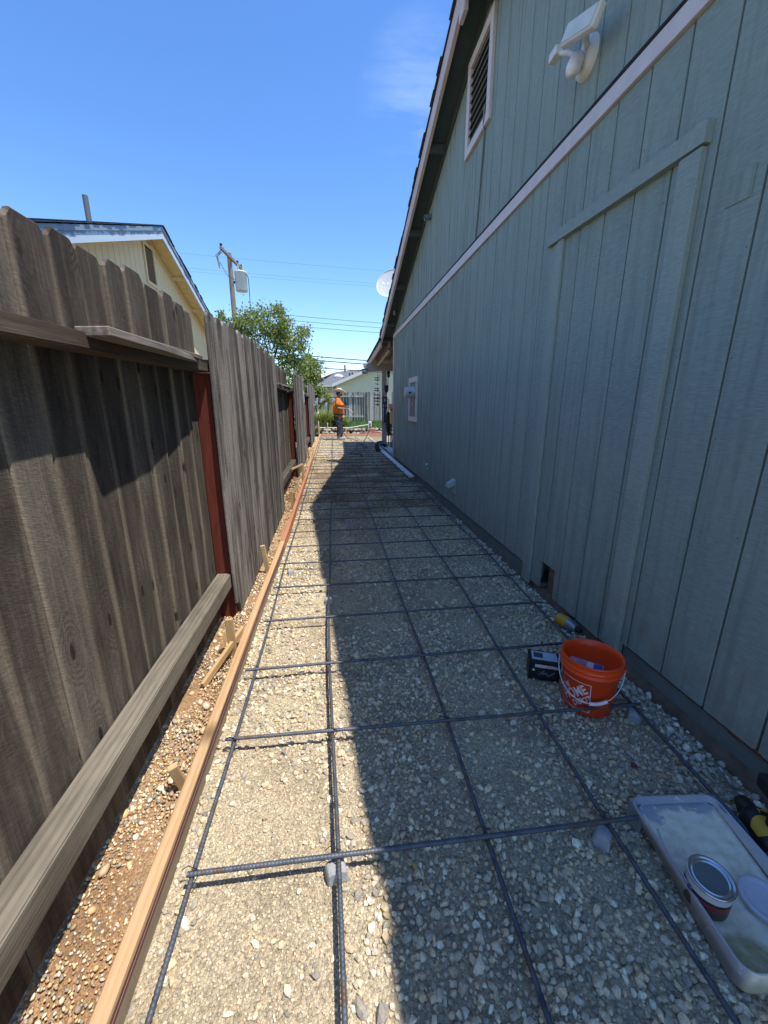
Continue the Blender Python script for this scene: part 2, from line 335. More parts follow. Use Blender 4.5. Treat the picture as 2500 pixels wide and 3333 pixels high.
# stones ------------------------------------------------------------------------------------------
def rocks(kind, N=14, sub=1):
    out = []
    for i in range(N):
        bm = bmesh.new(); bmesh.ops.create_icosphere(bm, subdivisions=sub, radius=1); bm.verts.index_update()
        v = np.array([p.co[:] for p in bm.verts]); f = np.array([[q.index for q in t.verts] for t in bm.faces]); bm.free()
        k = np.array([1+.34*noise.noise(Vector(p)*1.1+Vector((i*5.1, 0, 0)))+.16*noise.noise(Vector(p)*2.6+Vector((0, i*3.7, 0))) for p in v])
        v = v*k[:, None]
        if kind == 'crushed':                    # flat broken faces
            for q in range(9):
                d = rng.normal(size=3); d /= np.linalg.norm(d); h = rng.uniform(.5, .8)
                e = v@d-h; v = v-np.outer(np.clip(e, 0, None), d)*.92
        out.append((v, f))
    return out
def scatter(name, label_kind, spots, pal, mat, sub, bury=.30, kinds='crushed', smooth=None):
    if smooth is None: smooth = kinds != 'crushed' or sub == 0
    """spots: x, y, z, radius rows; all stones joined in one mesh"""
    base = rocks(kinds, 14, sub); nv, nf = len(base[0][0]), len(base[0][1]); n = len(spots)
    V = np.zeros((n, nv, 3), np.float32)
    pick = rng.integers(0, len(base), n); ang = rng.uniform(0, 2*np.pi, n); tl = rng.normal(0, .45, (n, 2))
    s3 = np.stack([rng.uniform(.85, 1.35, n), rng.uniform(.7, 1.05, n), rng.uniform(.6, .95, n)], 1)
    for b in range(len(base)):
        q = np.where(pick == b)[0]
        if not len(q): continue
        v = base[b][0][None]*s3[q][:, None]
        ca, sa = np.cos(tl[q, 0])[:, None], np.sin(tl[q, 0])[:, None]
        v = np.stack([v[..., 0], v[..., 1]*ca-v[..., 2]*sa, v[..., 1]*sa+v[..., 2]*ca], -1)
        ca, sa = np.cos(tl[q, 1])[:, None], np.sin(tl[q, 1])[:, None]
        v = np.stack([v[..., 0]*ca+v[..., 2]*sa, v[..., 1], -v[..., 0]*sa+v[..., 2]*ca], -1)
        ca, sa = np.cos(ang[q])[:, None], np.sin(ang[q])[:, None]
        v = np.stack([v[..., 0]*ca-v[..., 1]*sa, v[..., 0]*sa+v[..., 1]*ca, v[..., 2]], -1)
        V[q] = v*spots[q, 3][:, None, None]+spots[q, :3][:, None]
    V[..., 2] += (spots[:, 3]*(.62-bury))[:, None]
    F = (np.stack([base[p][1] for p in range(len(base))])[pick]+(np.arange(n)*nv)[:, None, None]).reshape(-1, 3)
    me = bpy.data.meshes.new(name); me.vertices.add(n*nv); me.vertices.foreach_set('co', V.reshape(-1).astype(np.float32))
    me.loops.add(len(F)*3); me.loops.foreach_set('vertex_index', F.reshape(-1).astype(np.int32))
    me.polygons.add(len(F)); me.polygons.foreach_set('loop_start', np.arange(0, len(F)*3, 3, dtype=np.int32))
    if smooth: me.polygons.foreach_set('use_smooth', np.ones(len(F), bool))
    else: me.polygons.foreach_set('use_smooth', np.zeros(len(F), bool))
    me.update(calc_edges=True)
    P = np.minimum(.86, np.array(pal))*(1.16 if name == 'gravel' else 1.08)*np.array([1.03, .93, .75]); c = np.clip(P[rng.integers(0, len(P), n)]*rng.uniform(.70, 1.18, (n, 1)), 0, .85)
    at = me.attributes.new('tint', 'FLOAT_COLOR', 'POINT')
    at.data.foreach_set('color', np.repeat(np.c_[c, np.ones(n)], nv, 0).astype(np.float32).reshape(-1))
    me.materials.append(mat)
    return tag(link(name, me), kind='stuff')
def jgrid(x0, x1, y0, y1, step, keep, rlo, rhi, zoff=0.):
    nx = int((x1-x0)/step); ny = int((y1-y0)/step)
    X, Y = np.meshgrid(np.arange(nx), np.arange(ny)); X = X+.5*(Y % 2)
    x = x0+(X+.5+rng.uniform(-.36, .36, X.shape))*step; y = y0+(Y+.5+rng.uniform(-.36, .36, X.shape))*step
    x, y = x.ravel(), y.ravel()
    k = np.array([rng.random() < keep(a, b) for a, b in zip(x, y)]) & (x < x1)
    x, y = x[k], y[k]; r = rlo+(rhi-rlo)*rng.random(len(x))**1.8
    z = np.array([gz(a, b) for a, b in zip(x, y)])+zoff
    return np.stack([x, y, z, r], 1)
def patch(x, y):          # stony patches between tracks of fines
    t = noise.noise(Vector((x*2.3, y*1.5, 3.3)))+.5*noise.noise(Vector((x*6, y*5, 8)))
    e = .35 if (x < -.40 or x > 1.22) else 0
    return min(1, max(.12, .46+1.2*t+e+(.36 if x > .05 else 0)))
GP = [(.62,.55,.43), (.50,.45,.38), (.68,.63,.54), (.40,.38,.35), (.54,.44,.33), (.72,.69,.61), (.45,.41,.37), (.58,.50,.37), (.30,.29,.28), (.64,.57,.45)]
PP = [(.66,.55,.38), (.52,.40,.27), (.74,.67,.54), (.40,.35,.31), (.68,.50,.28), (.46,.29,.17), (.80,.76,.68), (.32,.31,.31)]
sp = [jgrid(-.5, 1.44, .42, 2.6, .0178, patch, .0060, .0150), jgrid(-.5, 1.44, .42, 3.0, .055, lambda x, y: patch(x, y)*.55, .012, .020)]
scatter('gravel', 'crushed', np.concatenate(sp), GP, m_stone, 1)
sp = [jgrid(-.5, 1.44, .42, 2.5, .0108, lambda x, y: .8-.5*patch(x, y), .003, .0058), jgrid(-.5, 1.44, 2.6, 5., .0175, patch, .007, .0155), jgrid(-.5, 1.44, 5., 8., .024, patch, .009, .018), jgrid(-.46, 1.44, 8., 15.9, .036, patch, .012, .024)]
scatter('gravel', 'crushed', np.concatenate(sp), GP, m_stone, 0)
sp = [jgrid(-.75, -.555, .5, 4.6, .0165, lambda x, y: min(.85, max(.12, .5+.9*noise.noise(Vector((x*7, y*3, 1))))), .0045, .010, -.007),
      jgrid(-.75, -.555, .5, 4.6, .06, lambda x, y: .3, .012, .02, -.006)]
scatter('pebbles', 'round', np.concatenate(sp), PP, m_peb, 1, kinds='round')
sp = [jgrid(-.75, -.53, 4.6, 15.5, .035, lambda x, y: .6, .010, .022, -.006), jgrid(-.75, -.555, .5, 2.6, .0105, lambda x, y: .7, .003, .0055, -.009)]
scatter('pebbles', 'round', np.concatenate(sp), PP, m_peb, 0, kinds='round')
sp = jgrid(1.27, 1.435, .5, 9.2, .034, lambda x, y: .75, .011, .021, .012)
scatter('gravel', 'crushed', sp, [(.55,.54,.52), (.64,.63,.60), (.44,.44,.44)], m_stone, 1)

# ================================================================ LEFT FENCE
fence = thing('fence', 'weathered brown board fence with red posts along the left of the gravel strip', 'fence', (-.75, 0, 0))
def ftop(y): return 1.765+.032*y if y < 2.4 else 1.79+.0125*y
def fence_board_mesh(wd, h, warp, thick=.017, notch=0):
    c = .028; b = 0.
    poly = [(-wd/2, b), (wd/2, b), (wd/2, h-c), (wd/2-c*.9, h), (-wd/2+c*.9, h), (-wd/2, h-c)]
    if notch: poly = [(-wd/2, .09), (-wd/2+.05, .085), (-wd/2+.06, .14), (-wd/2+.09, .0), (wd/2, .0)]+poly[2:]
    bm = bmesh.new(); m = MB().prism(poly, 'x', -thick/2, thick/2)
    me = m.mesh('board', None); bm.from_mesh(me); bpy.data.meshes.remove(me)
    bmesh.ops.bevel(bm, geom=bm.edges[:], offset=.0048, segments=1, affect='EDGES')
    for k in range(1, 7): bmesh.ops.bisect_plane(bm, geom=bm.verts[:]+bm.edges[:]+bm.faces[:], plane_co=(0, 0, h*k/7), plane_no=(0, 0, 1))
    for p in bm.verts:
        p.co.x += warp*math.sin(p.co.z*1.9)+.22*warp*(p.co.y/wd*2)**2
        p.co.y += .002*noise.noise(Vector((p.co.y*9, 0, p.co.z*2+warp*999)))
    me = bpy.data.meshes.new('board'); bm.to_mesh(me); bm.free(); return me
def add_board(y, wd, front, mat, cache={}, z0=None, notch=0, label=None):
    var = random.randrange(6); key = (var, front, mat.name, notch, round(wd, 3))
    if key not in cache:
        me = fence_board_mesh(wd, 1.80, random.uniform(-.006, .006), notch=notch); me.materials.append(mat); cache[key] = me
    h = ftop(y)+random.uniform(-.02, .016); zb = .01+SL*y if z0 is None else z0
    x = (-.629 if front else -.7535)+random.uniform(-.005, .004)
    o = link('board', cache[key], fence, (x+.75, y, zb), (random.uniform(-.006, .006), random.uniform(-.003, .003), random.uniform(-.022, .022)))
    o.scale = (1, 1, (h-zb)/1.80)
    if label: o['label'] = label
    return o
POST = [-.06, 2.43, 4.87, 7.31, 9.75, 12.19, 14.63]
for py in POST:
    m = MB().box((-.0445, -.0445, -.05), (.0445, .0445, 1.499 if py < 3 else 1.54), bev=.004)
    m.v = [(a-.70, b+py, c) for a, b, c in m.v]; m.build('post', post_red, fence, at=(-.70, py, 0))
edges1 = [1.318, 1.4496, 1.613, 1.755, 1.911, 2.087, 2.2355, 2.373]
ys = [edges1[0]-.148*k for k in range(12, 0, -1)]+edges1+[2.50]
for a, b in zip(ys[:-1], ys[1:]): add_board((a+b)/2, round(b-a-.0015, 3), False, fence_w)
for pi in range(1, 6):
    y0, y1 = POST[pi], POST[pi+1]; front = pi % 2 == 1
    ya = y0-.078 if front else y0+.0; yb = y1+.05 if front else y1+.0
    n = int(round((yb-ya)/.143)); st = (yb-ya)/n
    for k in range(n):
        add_board(ya+st*(k+.5), round(st-.0015, 3), front, fence_g if front or pi > 2 else fence_w, notch=1 if (pi == 1 and k == 0) else 0,
                  label='fence board with a split corner at its foot' if (pi == 1 and k == 0) else None)
# rails
def rail(y0, y1, z0, z1, hgt, mat, x0=-.742, x1=-.655, sag=0.):
    L = y1-y0; m = MB(); N = 8
    bm = bmesh.new(); bmesh.ops.create_cube(bm, size=1)
    for p in bm.verts: p.co = Vector(((p.co.x)*(x1-x0), p.co.y*L, (p.co.z)*hgt))
    bmesh.ops.bevel(bm, geom=bm.edges[:], offset=.004, segments=2, affect='EDGES')
    for k in range(1, N): bmesh.ops.bisect_plane(bm, geom=bm.verts[:]+bm.edges[:]+bm.faces[:], plane_co=(0, -L/2+L*k/N, 0), plane_no=(0, 1, 0))
    for p in bm.verts:
        t = p.co.y/L+.5; p.co.z += z0+(z1-z0)*t-(z0+z1)/2-sag*4*t*(1-t)+.0015*noise.noise(Vector((p.co.x*20, p.co.y*5, p.co.z*20)))
    me = bpy.data.meshes.new('rail'); bm.to_mesh(me); bm.free(); me.materials.append(mat)
    return link('rail', me, fence, ((x0+x1)/2+.75, (y0+y1)/2, (z0+z1)/2+hgt/2))
rail(-.01, 2.455, 1.448, 1.504, .046, rail_w); rail(-.01, 2.385, .262, .230, .088, rail_l, x0=-.738)
rail(4.92, 7.26, 1.545, 1.555, .046, rail_w, sag=.02); rail(4.92, 7.26, .27, .29, .094, rail_l)
rail(9.80, 12.14, 1.58, 1.60, .046, rail_w); rail(9.80, 12.14, .30, .32, .094, rail_l)
for y0, y1 in ((2.48, 4.82), (7.36, 9.70), (12.24, 14.58)):
    rail(y0, y1, 1.53, 1.55, .046, rail_w, x1=-.665); rail(y0, y1, .28, .29, .09, rail_l, x1=-.665)
# scrap boards lying on the top rail
def scrap(pts, th, mat, label, cat='board', name='scrap_board', z=0., loc=None, **k):
    m = MB().prism(pts, 'z', -th/2, th/2); me = m.mesh(name, mat)
    bm = bmesh.new(); bm.from_mesh(me); bmesh.ops.bevel(bm, geom=bm.edges[:], offset=.003, segments=1, affect='EDGES'); bm.to_mesh(me); bm.free()
    o = link(name, me, None, loc); tag(o, label, cat); return o
scr = wood('grey_scrap_wood', (.09,.075,.06), (.20,.17,.14), (.36,.32,.27), axis='Y', knots=False)
scrap([(-.015, -.012), (.068, .0), (.06, .42), (.03, .90), (-.045, .9)], .026, scr, 'lower of two grey scrap boards lying on the top fence rail', loc=(-.665, 1.265, 1.523)).rotation_euler = (R(1.2), R(-3), 0)
scrap([(-.03, .0), (.01, .02), (.045, .03), (.05, .80), (-.03, .80)], .02, scr, 'upper scrap board with a broken end lying on another on the top fence rail', loc=(-.69, 1.40, 1.548)).rotation_euler = (R(.8), R(3), R(-1))
for i, (dy, l) in enumerate(((.0, .3), (.55, .42), (1.05, .5))):
    lab = ['short scrap board on the far top fence rail, nearest of three', 'middle of three scrap boards on the far top fence rail', 'scrap board on the far top fence rail next to the red post'][i]
    scrap([(-.04, 0), (.05, .02), (.045, l), (-.04, l-.03)], .02, scr, lab, loc=(-.69, 5.45+dy, 1.592+.006*i))
# paper notice
m = MB(); yy = 9.69
vs = [(-.748+.135*i/4, yy-.006*math.sin(i*.8)-.012*(j/6), 1.36+.275*j/6+.01*math.sin(i)) for j in range(7) for i in range(5)]
m.add(vs, [(j*5+i, j*5+i+1, (j+1)*5+i+1, (j+1)*5+i) for j in range(6) for i in range(4)], True)
pn = tag(m.build('paper_notice', plain('paper', (.80,.80,.79), .9, var=.03), None, at=(-.68, 9.69, 1.36)), 'white printed paper notice hanging on a fence post', 'notice')
md = pn.modifiers.new('t', 'SOLIDIFY'); md.thickness = .001
ink = plain('printed_ink', (.25,.25,.28), .9)
m = MB()
for r_ in range(9):
    x0 = -.735; x1 = -.735+.11*random.uniform(.6, 1); zz = 1.39+r_*.012
    m.add([(x0, yy-.034, zz), (x1, yy-.034, zz), (x1, yy-.034, zz+.003), (x0, yy-.034, zz+.003)], [(0, 1, 2, 3)])
m.build('print', ink, pn)
hk = MB().tube([(-.70, 9.70, 1.62), (-.70, 9.685, 1.70), (-.69, 9.69, 1.80), (-.70, 9.70, 1.86)], [.02, .028, .016, .01], 8)
hk.ball((-.70, 9.69, 1.73), .03, 1)
tag(hk.build('garden_ornament', white_p, None, at=(-.70, 9.69, 1.7)), 'small pale ornament hung above the paper notice on the fence', 'ornament')

# ================================================================ FORM BOARDS AND STAKES
def fx(y): return -.507+.0125*(y-.6) if y < 4.1 else -.463+.0008*(y-4.1)      # inner face of the form
def form_board(y0, y1, mat, label, top=.092, name='form_board'):
    N = 14; vs = []; fs = []
    for k in range(N+1):
        y = y0+(y1-y0)*k/N; x = fx(y)+.003*math.sin(y*2.1); z = gz(x, y)*0+SL*y
        vs += [(x-.038, y, z-.03), (x, y, z-.03), (x, y, z+top-.004), (x-.004, y, z+top), (x-.034, y, z+top), (x-.038, y, z+top-.004)]
    for k in range(N):
        for i in range(6): a = k*6+i; b = k*6+(i+1) % 6; fs.append((a, b, b+6, a+6))
    fs += [tuple(range(6))[::-1], tuple(range(N*6, N*6+6))]
    o = MB().add(vs, fs).build(name, mat, None, at=(fx(y0), (y0+y1)/2, 0)); return tag(o, label, 'board')
fb = form_board(-.6, 3.55, form_w, 'near tan form board edging the gravel beside the fence')
form_board(3.56, 9.9, form_red, 'long reddish form board edging the gravel farther along the fence')
form_board(9.91, 16.2, form_w, 'farthest tan form board edging the gravel by the fence')
m = MB(); N = 40
vs = []
for k in range(N+1):
    y = .3+3.2*k/N; x = fx(y)+.003*math.sin(y*2.1)+.0008; z = SL*y
    vs += [(x, y, z+.045+.004*math.sin(y*3)), (x, y, z+.078+.004*math.sin(y*5+1))]
m.add(vs, [(2*k, 2*k+2, 2*k+3, 2*k+1) for k in range(N)]); m.build('stain_band', plain('dark_lumber_stain', (.085,.06,.045), .9, var=.35, scale=20), fb)
m = MB(); vs = []
for k in range(N+1):
    y = .3+3.2*k/N; x = fx(y)+.003*math.sin(y*2.1)+.0008; z = SL*y
    vs += [(x, y, z-.02), (x, y, z+.0448+.004*math.sin(y*3))]
m.add(vs, [(2*k, 2*k+2, 2*k+3, 2*k+1) for k in range(N)]); m.build('weathered_face', wood('dirty_form_face', (.13,.095,.06), (.22,.165,.11), (.31,.245,.17), axis='Y'), fb)
MB().tube([(fx(.3+.1*k)+.003*math.sin((.3+.1*k)*2.1)+.002, .3+.1*k, SL*(.3+.1*k)+.064) for k in range(33)], .0009, 5).build('chalk_line', plain('red_chalk', (.40,.10,.10), .9), fb)
m = MB().box((-.47, 15.98, .10), (2.1, 16.02, .225), bev=.004)
tag(m.build('form_board', form_x, None, at=(.8, 16, .16)), 'pinkish form board across the far end of the gravel behind the man', 'board')
def stake(x, y, h, tilt, label, wd=.038, rz=0., z0=None):
    m = MB().box((-wd/2, -.011, -.04), (wd/2, .011, h), bev=.002)
    m.v = [(a+(.004*random.random() if c > h*.5 else 0), b, c) for a, b, c in m.v]
    o = link('wooden_stake', m.mesh('wooden_stake', stake_w), None, (x, y, SL*y if z0 is None else z0), (tilt[0], tilt[1], rz))
    return tag(o, label, 'stake', 'stakes along the form boards')
stake(-.575, 1.20, .115, (R(8), R(-12), 0), 'short chopped stake nearest the camera between fence and form board', .03, R(25))
stake(-.572, 1.965, .215, (R(-2), R(-2), 0), 'upright stake by the diagonal brace near the first red post', .038, R(0))
stake(-.556, 3.08, .225, (R(2), R(-7), 0), 'leaning stake beside the split fence board, third from the camera', .036)
stake(-.535, 5.0, .24, (0, R(-2), 0), 'stake standing in orange soil just before the thin crossing stick', .036)
stake(-.53, 5.25, .17, (0, R(-3), 0), 'lower stake leaning next to the one by the thin crossing stick', .034)
stake(-.505, 6.6, .33, (0, R(1), 0), 'tall stake carrying one end of the thin crossing stick', .034)
stake(-.53, 9.3, .36, (0, R(-10), 0), 'tall slanted stake under the white paper notice', .036)
stake(-.505, 15.9, .40, (0, R(2), 0), 'stake at the far corner where the form boards meet', .04)
stake(.55, 16.10, .30, (0, 0, 0), 'stake behind the far form board right of the man', .05)
def stick(a, b, wd, th, label, mat=stake_w, name='wooden_brace', cat='brace'):
    a, b = Vector(a), Vector(b); d = b-a; L = d.length
    m = MB().box((-wd/2, -th/2, 0), (wd/2, th/2, L), bev=.002)
    o = link(name, m.mesh(name, mat), None, a, d.to_track_quat('Z', 'X').to_euler()); return tag(o, label, cat)
stick((-.66, 1.72, .02), (-.535, 2.06, .115), .036, .018, 'diagonal wooden brace nailed to the near form board')
stick((-.64, 6.2, .37), (-.50, 6.62, .385), .03, .016, 'thin crossing stick from the fence rail to a tall stake')
stick((-.53, 8.3, .08), (-.46, 10.4, .30), .04, .02, 'long slanting brace resting on the reddish form board')

# ================================================================ REBAR MAT
steel = G('rebar_steel'); v_ = steel.obj()
steel = steel.done(steel.ramp(steel.noise(v_, 18, 5), [(.3, (.05,.056,.068)), (.52, (.12,.132,.155)), (.60, (.11,.095,.085)), (.72, (.15,.085,.05))]), .55, None, .45)
mat_root = thing('rebar_mat', 'grid of grey ribbed steel bars tied over the gravel', 'rebar', (.4, 0, 0))
def bar(path, r, ribs, seg=8):
    P = [Vector(p) for p in path]; pts = []; rs = []
    for a, b in zip(P[:-1], P[1:]):
        L = (b-a).length; near = min(a.y, b.y) < ribs; step = .0035 if near else .25
        n = max(2, int(L/step))
        for k in range(n):
            pts.append(a.lerp(b, k/n)); rs.append(r*(1.16 if (near and k % 3 == 0) else 1.))
    pts.append(P[-1]); rs.append(r)
    MB().tube(pts, rs, seg).build('rebar', steel, mat_root, at=P[0])
ZB = .052
def path_of(ctrl, y0=-.3, y1=15.9):
    ys_ = [c[0] for c in ctrl]; xs_ = [c[1] for c in ctrl]
    yy_ = list(np.arange(y0, 3.2, .4))+list(np.arange(3.2, y1+.01, 1.1))
    return [(float(np.interp(y, ys_, xs_))+.006*math.sin(y*2.7+xs_[0]*9), y, SL*y+ZB) for y in yy_]
R5 = [[(0, -.44), (.86, -.423), (1.3, -.416), (3.5, -.41), (7, -.40), (15, -.40)],
      [(0, -.01), (.9, -.028), (2.5, -.062), (6, -.035), (13, .0)],
      [(0, .42), (.55, .425), (1.5, .43), (3., .43), (6, .42), (13, .40)],
      [(0, .80), (.83, .82), (1.6, .845), (2.66, .882), (4.2, .893), (13, .87)],
      [(0, 1.20), (.85, 1.234), (1.3, 1.26), (1.86, 1.274), (2.4, 1.295), (3., 1.315), (13, 1.33)]]
for c in R5: bar(path_of(c), .0066, 1.9)
rows = [.856, 1.301, 1.742, 2.204, 2.623, 3.047, 3.467, 3.88, 4.29, 4.70, 5.10, 5.52, 5.93, 6.35, 6.80, 7.24, 7.68, 8.10, 8.55]+[8.98+.44*k for k in range(16)]
for i, y in enumerate(rows):
    xr = [.93, 1.29, 1.34, 1.33][i] if i < 4 else 1.36+.02*math.sin(i*2.)
    j0, j1 = .02*math.sin(i*1.7), .02*math.sin(i*2.9+1)
    if i == 0: j0, j1 = .004, -.012
    xl = -.44-.02*(i % 3)*.5
    mid = [(xl+(xr-xl)*t, y+j0*(1-t)+j1*t, SL*y+ZB+.0125) for t in (0, .33, .66, 1)]
    bar(mid, .0064 if i else .0068, 2.7)
# tie wires at the near crossings
tie = MB()
for c in R5[:4]:
    for y in rows[:5]:
        x = float(np.interp(y, [q[0] for q in c], [q[1] for q in c]))
        z = SL*y+ZB+.006
        tie = MB().tube([(x+.011*math.cos(t)*(1 if k < 9 else 1.8), y+.010*math.sin(t), z+.014*math.sin(t*1.0+.6)) for k, t in enumerate(np.linspace(0, 2*math.pi*1.15, 11))]+[(x-.02, y+.02, z+.016), (x-.035, y+.012, z+.012)], .0013, 4)
        tie.build('tie_wire', dark_iron, mat_root, at=(x, y, z))
dob = plain('dobie_concrete', (.36,.355,.35), .9, var=.15, scale=30, bump=.6)
def dobie(x, y, s, rz, label):
    m = MB().prism([(-.5, 0), (.5, 0), (.40, .85), (.2, 1.), (-.25, .95), (-.42, .8)], 'y', -.42, .42)
    m.v = [(a*s*1.15+.004*random.uniform(-1, 1), b*s*(1.1-.2*c)+.004*random.uniform(-1, 1), c*s*.82) for a, b, c in m.v]
    me = m.mesh('concrete_spacer', dob); bm = bmesh.new(); bm.from_mesh(me); bmesh.ops.bevel(bm, geom=bm.edges[:], offset=.004, segments=1, affect='EDGES'); bm.to_mesh(me); bm.free()
    tag(link('concrete_spacer', me, None, (x, y, SL*y), (0, 0, rz)), label, 'spacer', 'concrete blocks propping up the rebar')
dobie(-.03, .845, .055, .2, 'concrete spacer under the nearest rebar crossing in the sun')
dobie(.80, .835, .055, .7, 'concrete spacer under the rebar crossing left of the paint tray')
dobie(1.255, 1.275, .058, .9, 'concrete spacer under the rebar right of the orange bucket')
dobie(-.06, 2.47, .055, .1, 'concrete spacer in shade at the fifth row of rebar')
dobie(-.36, 2.98, .05, .5, 'pale concrete spacer in the sun beside the left form board')
dobie(.17, 4.15, .055, .3, 'pale concrete spacer lying in the middle of the shaded gravel')
dobie(.86, 5.6, .055, .3, 'concrete spacer under a bar halfway down the right side')
dobie(1.15, 9.2, .06, .3, 'farthest concrete spacer next to the white trim board')
def pebble(x, y, r, col, label):
    v, f = rocks('crushed', 1, 1)[0]
    m = MB().add([tuple(q*r) for q in v], [tuple(t) for t in f], True)
    tag(link('stone', m.mesh('stone', plain('stone_'+label[:6], col, .85)), None, (x, y, gz(x, y)+r*.5), (0, 0, 1)), label, 'stone')
pebble(.20, .835, .014, (.55,.42,.12), 'yellow stone on the gravel below the nearest rebar')
pebble(1.09, 1.06, .014, (.20,.06,.05), 'dark red brick chip on the gravel above the paint tray')

# ================================================================ HOUSE
HX = 1.42; YC = 9.30; YN = -1.0; YP = 4.15; PIT = .33; ZP = 4.625   # siding face, corners, ridge, pitch, soffit line at ridge
def soff(y): return ZP-PIT*abs(y-YP)                             # underside of the roof deck over the rake
house = thing('house', 'teal house with grooved siding, mauve trim and a dark shingle roof', 'house', (HX, 4, 0))
GY = [.932+.2087*k for k in range(-10, 41)]
def plank(y0, y1, poly, mat=teal):
    """one strip of siding between two grooves; poly in (y, z)"""
    yc = (y0+y1)/2; zs = min(p[1] for p in poly)
    m = MB().prism([(a, b) for a, b in poly], 'x', HX, HX+.015)
    me_ = m.mesh('siding_plank', mat); bm = bmesh.new(); bm.from_mesh(me_)
    bmesh.ops.bevel(bm, geom=[e for e in bm.edges if all(abs(q.co.x-HX) < 1e-6 for q in e.verts) and abs(e.verts[0].co.z-e.verts[1].co.z) > .3], offset=.002, segments=1, affect='EDGES')
    bm.to_mesh(me_); bm.free()
    me_.transform(Matrix.Translation((-HX, -yc, -zs)))
    return link('siding_plank', me_, house, (0, yc-4, zs))
gw = .0045
bands = []
for a, b in zip(GY[:-1], GY[1:]):
    if b < YN or a > YC-.06: continue
    y0 = max(a+gw, YN); y1 = min(b-gw, YC-.045)
    if y1-y0 < .02: continue
    zb = .172+.003*random.uniform(-1, 1); zt = 2.735
    if 1.6 < y0 and y1 < 2.62: zb = .082
    if a < 2.24 < b and b < 2.42: poly = [(y0, zb), (2.24, zb), (2.24, .278), (y1, .278), (y1, zt), (y0, zt)]
    elif a < 2.42 < b: poly = [(2.42, zb), (y1, zb), (y1, zt), (y0, zt), (y0, .278), (2.42, .278)]
    elif a < 1.6 < b: poly = [(y0, .165), (1.6, .165), (1.6, .09), (y1, .09), (y1, zt), (y0, zt)]
    else: poly = [(y0, zb), (y1, zb), (y1, zt), (y0, zt)]
    plank(y0, y1, poly)
    za, zc = soff(y0), soff(y1)
    zu = 2.822
    if max(za, zc) > zu+.03:
        if y0 < YP < y1: poly = [(y0, zu), (y1, zu), (y1, zc), (YP, ZP), (y0, za)]
        else: poly = [(y0, zu), (y1, zu), (y1, max(zc, zu+.005)), (y0, max(za, zu+.005))]
        plank(y0, y1, poly)
# backing sheet behind the grooves, with the little hole left open
bk = MB()
for a, b in (((YN, .15), (2.24, 2.9)), ((2.42, .15), (YC-.02, 2.9)), ((2.24, .278), (2.42, 2.9))):
    bk.box((HX+.0152, a[0], a[1]), (HX+.03, b[0], b[1]))
bk.prism([(YN, 2.9), (YC-.02, 2.9), (YP, ZP)], 'x', HX+.0152, HX+.03)
bk.build('sheathing', plain('groove_paint', (.045,.065,.068), .85), house)
core = MB().box((HX+.22, YN, -.1), (8.5, YC-.02, 2.88)); core.prism([(YN, 2.88), (YC-.02, 2.88), (YP, ZP-.02)], 'x', HX+.04, 8.5)
core.box((HX+.03, YN, -.1), (HX+.22, YN+.03, 2.88)); core.box((HX+.03, YC-.06, -.1), (HX+.22, YC-.02, 2.88))
core.build('wall', teal_dk, house)
sill = MB()
for a, b in ((YN, 1.60), (2.63, YC-.02)): sill.box((HX+.022, a, .07), (HX+.2, b, .1525))
for a, b in ((1.60, 2.235), (2.43, 2.63)): sill.box((HX+.022, a, .03), (HX+.2, b, .1))
sill.build('mudsill', teal_dk, house)
ft = MB(); n = 120
g_foot = plain('brown_footing', (.14,.095,.06), .95, var=.4, scale=14, bump=.8)
for k in range(n):
    y = YN+(YC-YN)*k/n; y2 = YN+(YC-YN)*(k+1)/n
    q = .012*noise.noise(Vector((0, y*3, 0))); q2 = .012*noise.noise(Vector((0, y2*3, 0)))
    ft.add([(HX+.012+q, y, .072+q*.4), (HX+.012+q2, y2, .072+q2*.4), (HX-.012+q2, y2, -.06), (HX-.012+q, y, -.06), (HX+.2, y, .08), (HX+.2, y2, .08)], [(0, 1, 2, 3)[::-1], (0, 4, 5, 1)[::-1]], True)
ft.build('footing', g_foot, house)
MB().box((HX+.05, 2.30, .02), (HX+.2, 2.39, .27), bev=.006).build('stud', rail_w, house, at=(HX+.1, 2.35, .1))
MB().box((HX+.001, 2.4215, .085), (HX+.016, 2.4255, .277)).build('raw_edge', stake_w, house)
rm = MB().ball((HX+.004, 1.005, .162), .012, 1, sc_=(.6, 2.2, 1), jit=.5)
rm.ball((HX+.004, .93, .168), .011, 1, sc_=(.6, 2.6, 1), jit=.5); rm.build('rotten_patch', rust, house)
# mauve belly band, corner board, frieze
MB().box((HX-.02, YN, 2.738), (HX+.014, YC-.0, 2.819), bev=.003).build('belly_band', mauve, house, at=(HX, 4, 2.78))
MB().box((HX-.018, YC-.042, .15), (HX+.02, YC+.0, 2.736), bev=.003).build('corner_board', mauve, house, at=(HX, YC, 1.4))
def rake_strip(name, x0, x1, off0, off1, ya, yb, mat):
    for s_, e in ((1, yb), (-1, ya)):
        poly = [(YP, ZP+off0), (e, soff(e)+off0), (e, soff(e)+off1), (YP, ZP+off1)]
        if s_ < 0: poly = poly[::-1]
        MB().prism(poly, 'x', x0, x1).build(name, mat, house, at=(x0, YP+s_*2, ZP-1))
FA, FB = -1.35, 10.02                                   # eave ends
XR = 1.185                                              # outer face of the rake fascia
rake_strip('frieze_board', HX-.02, HX-.001, -.085, -.002, YN, YC+.02, teal_eave)
rake_strip('fascia', XR, XR+.035, -.07, .105, FA, FB, pink_f)
MB().box((XR+.002, YP-.07, ZP-.17), (XR+.037, YP+.07, ZP-.055)).build('ridge_block', pink_f, house, at=(XR, YP, ZP))
dk = MB()
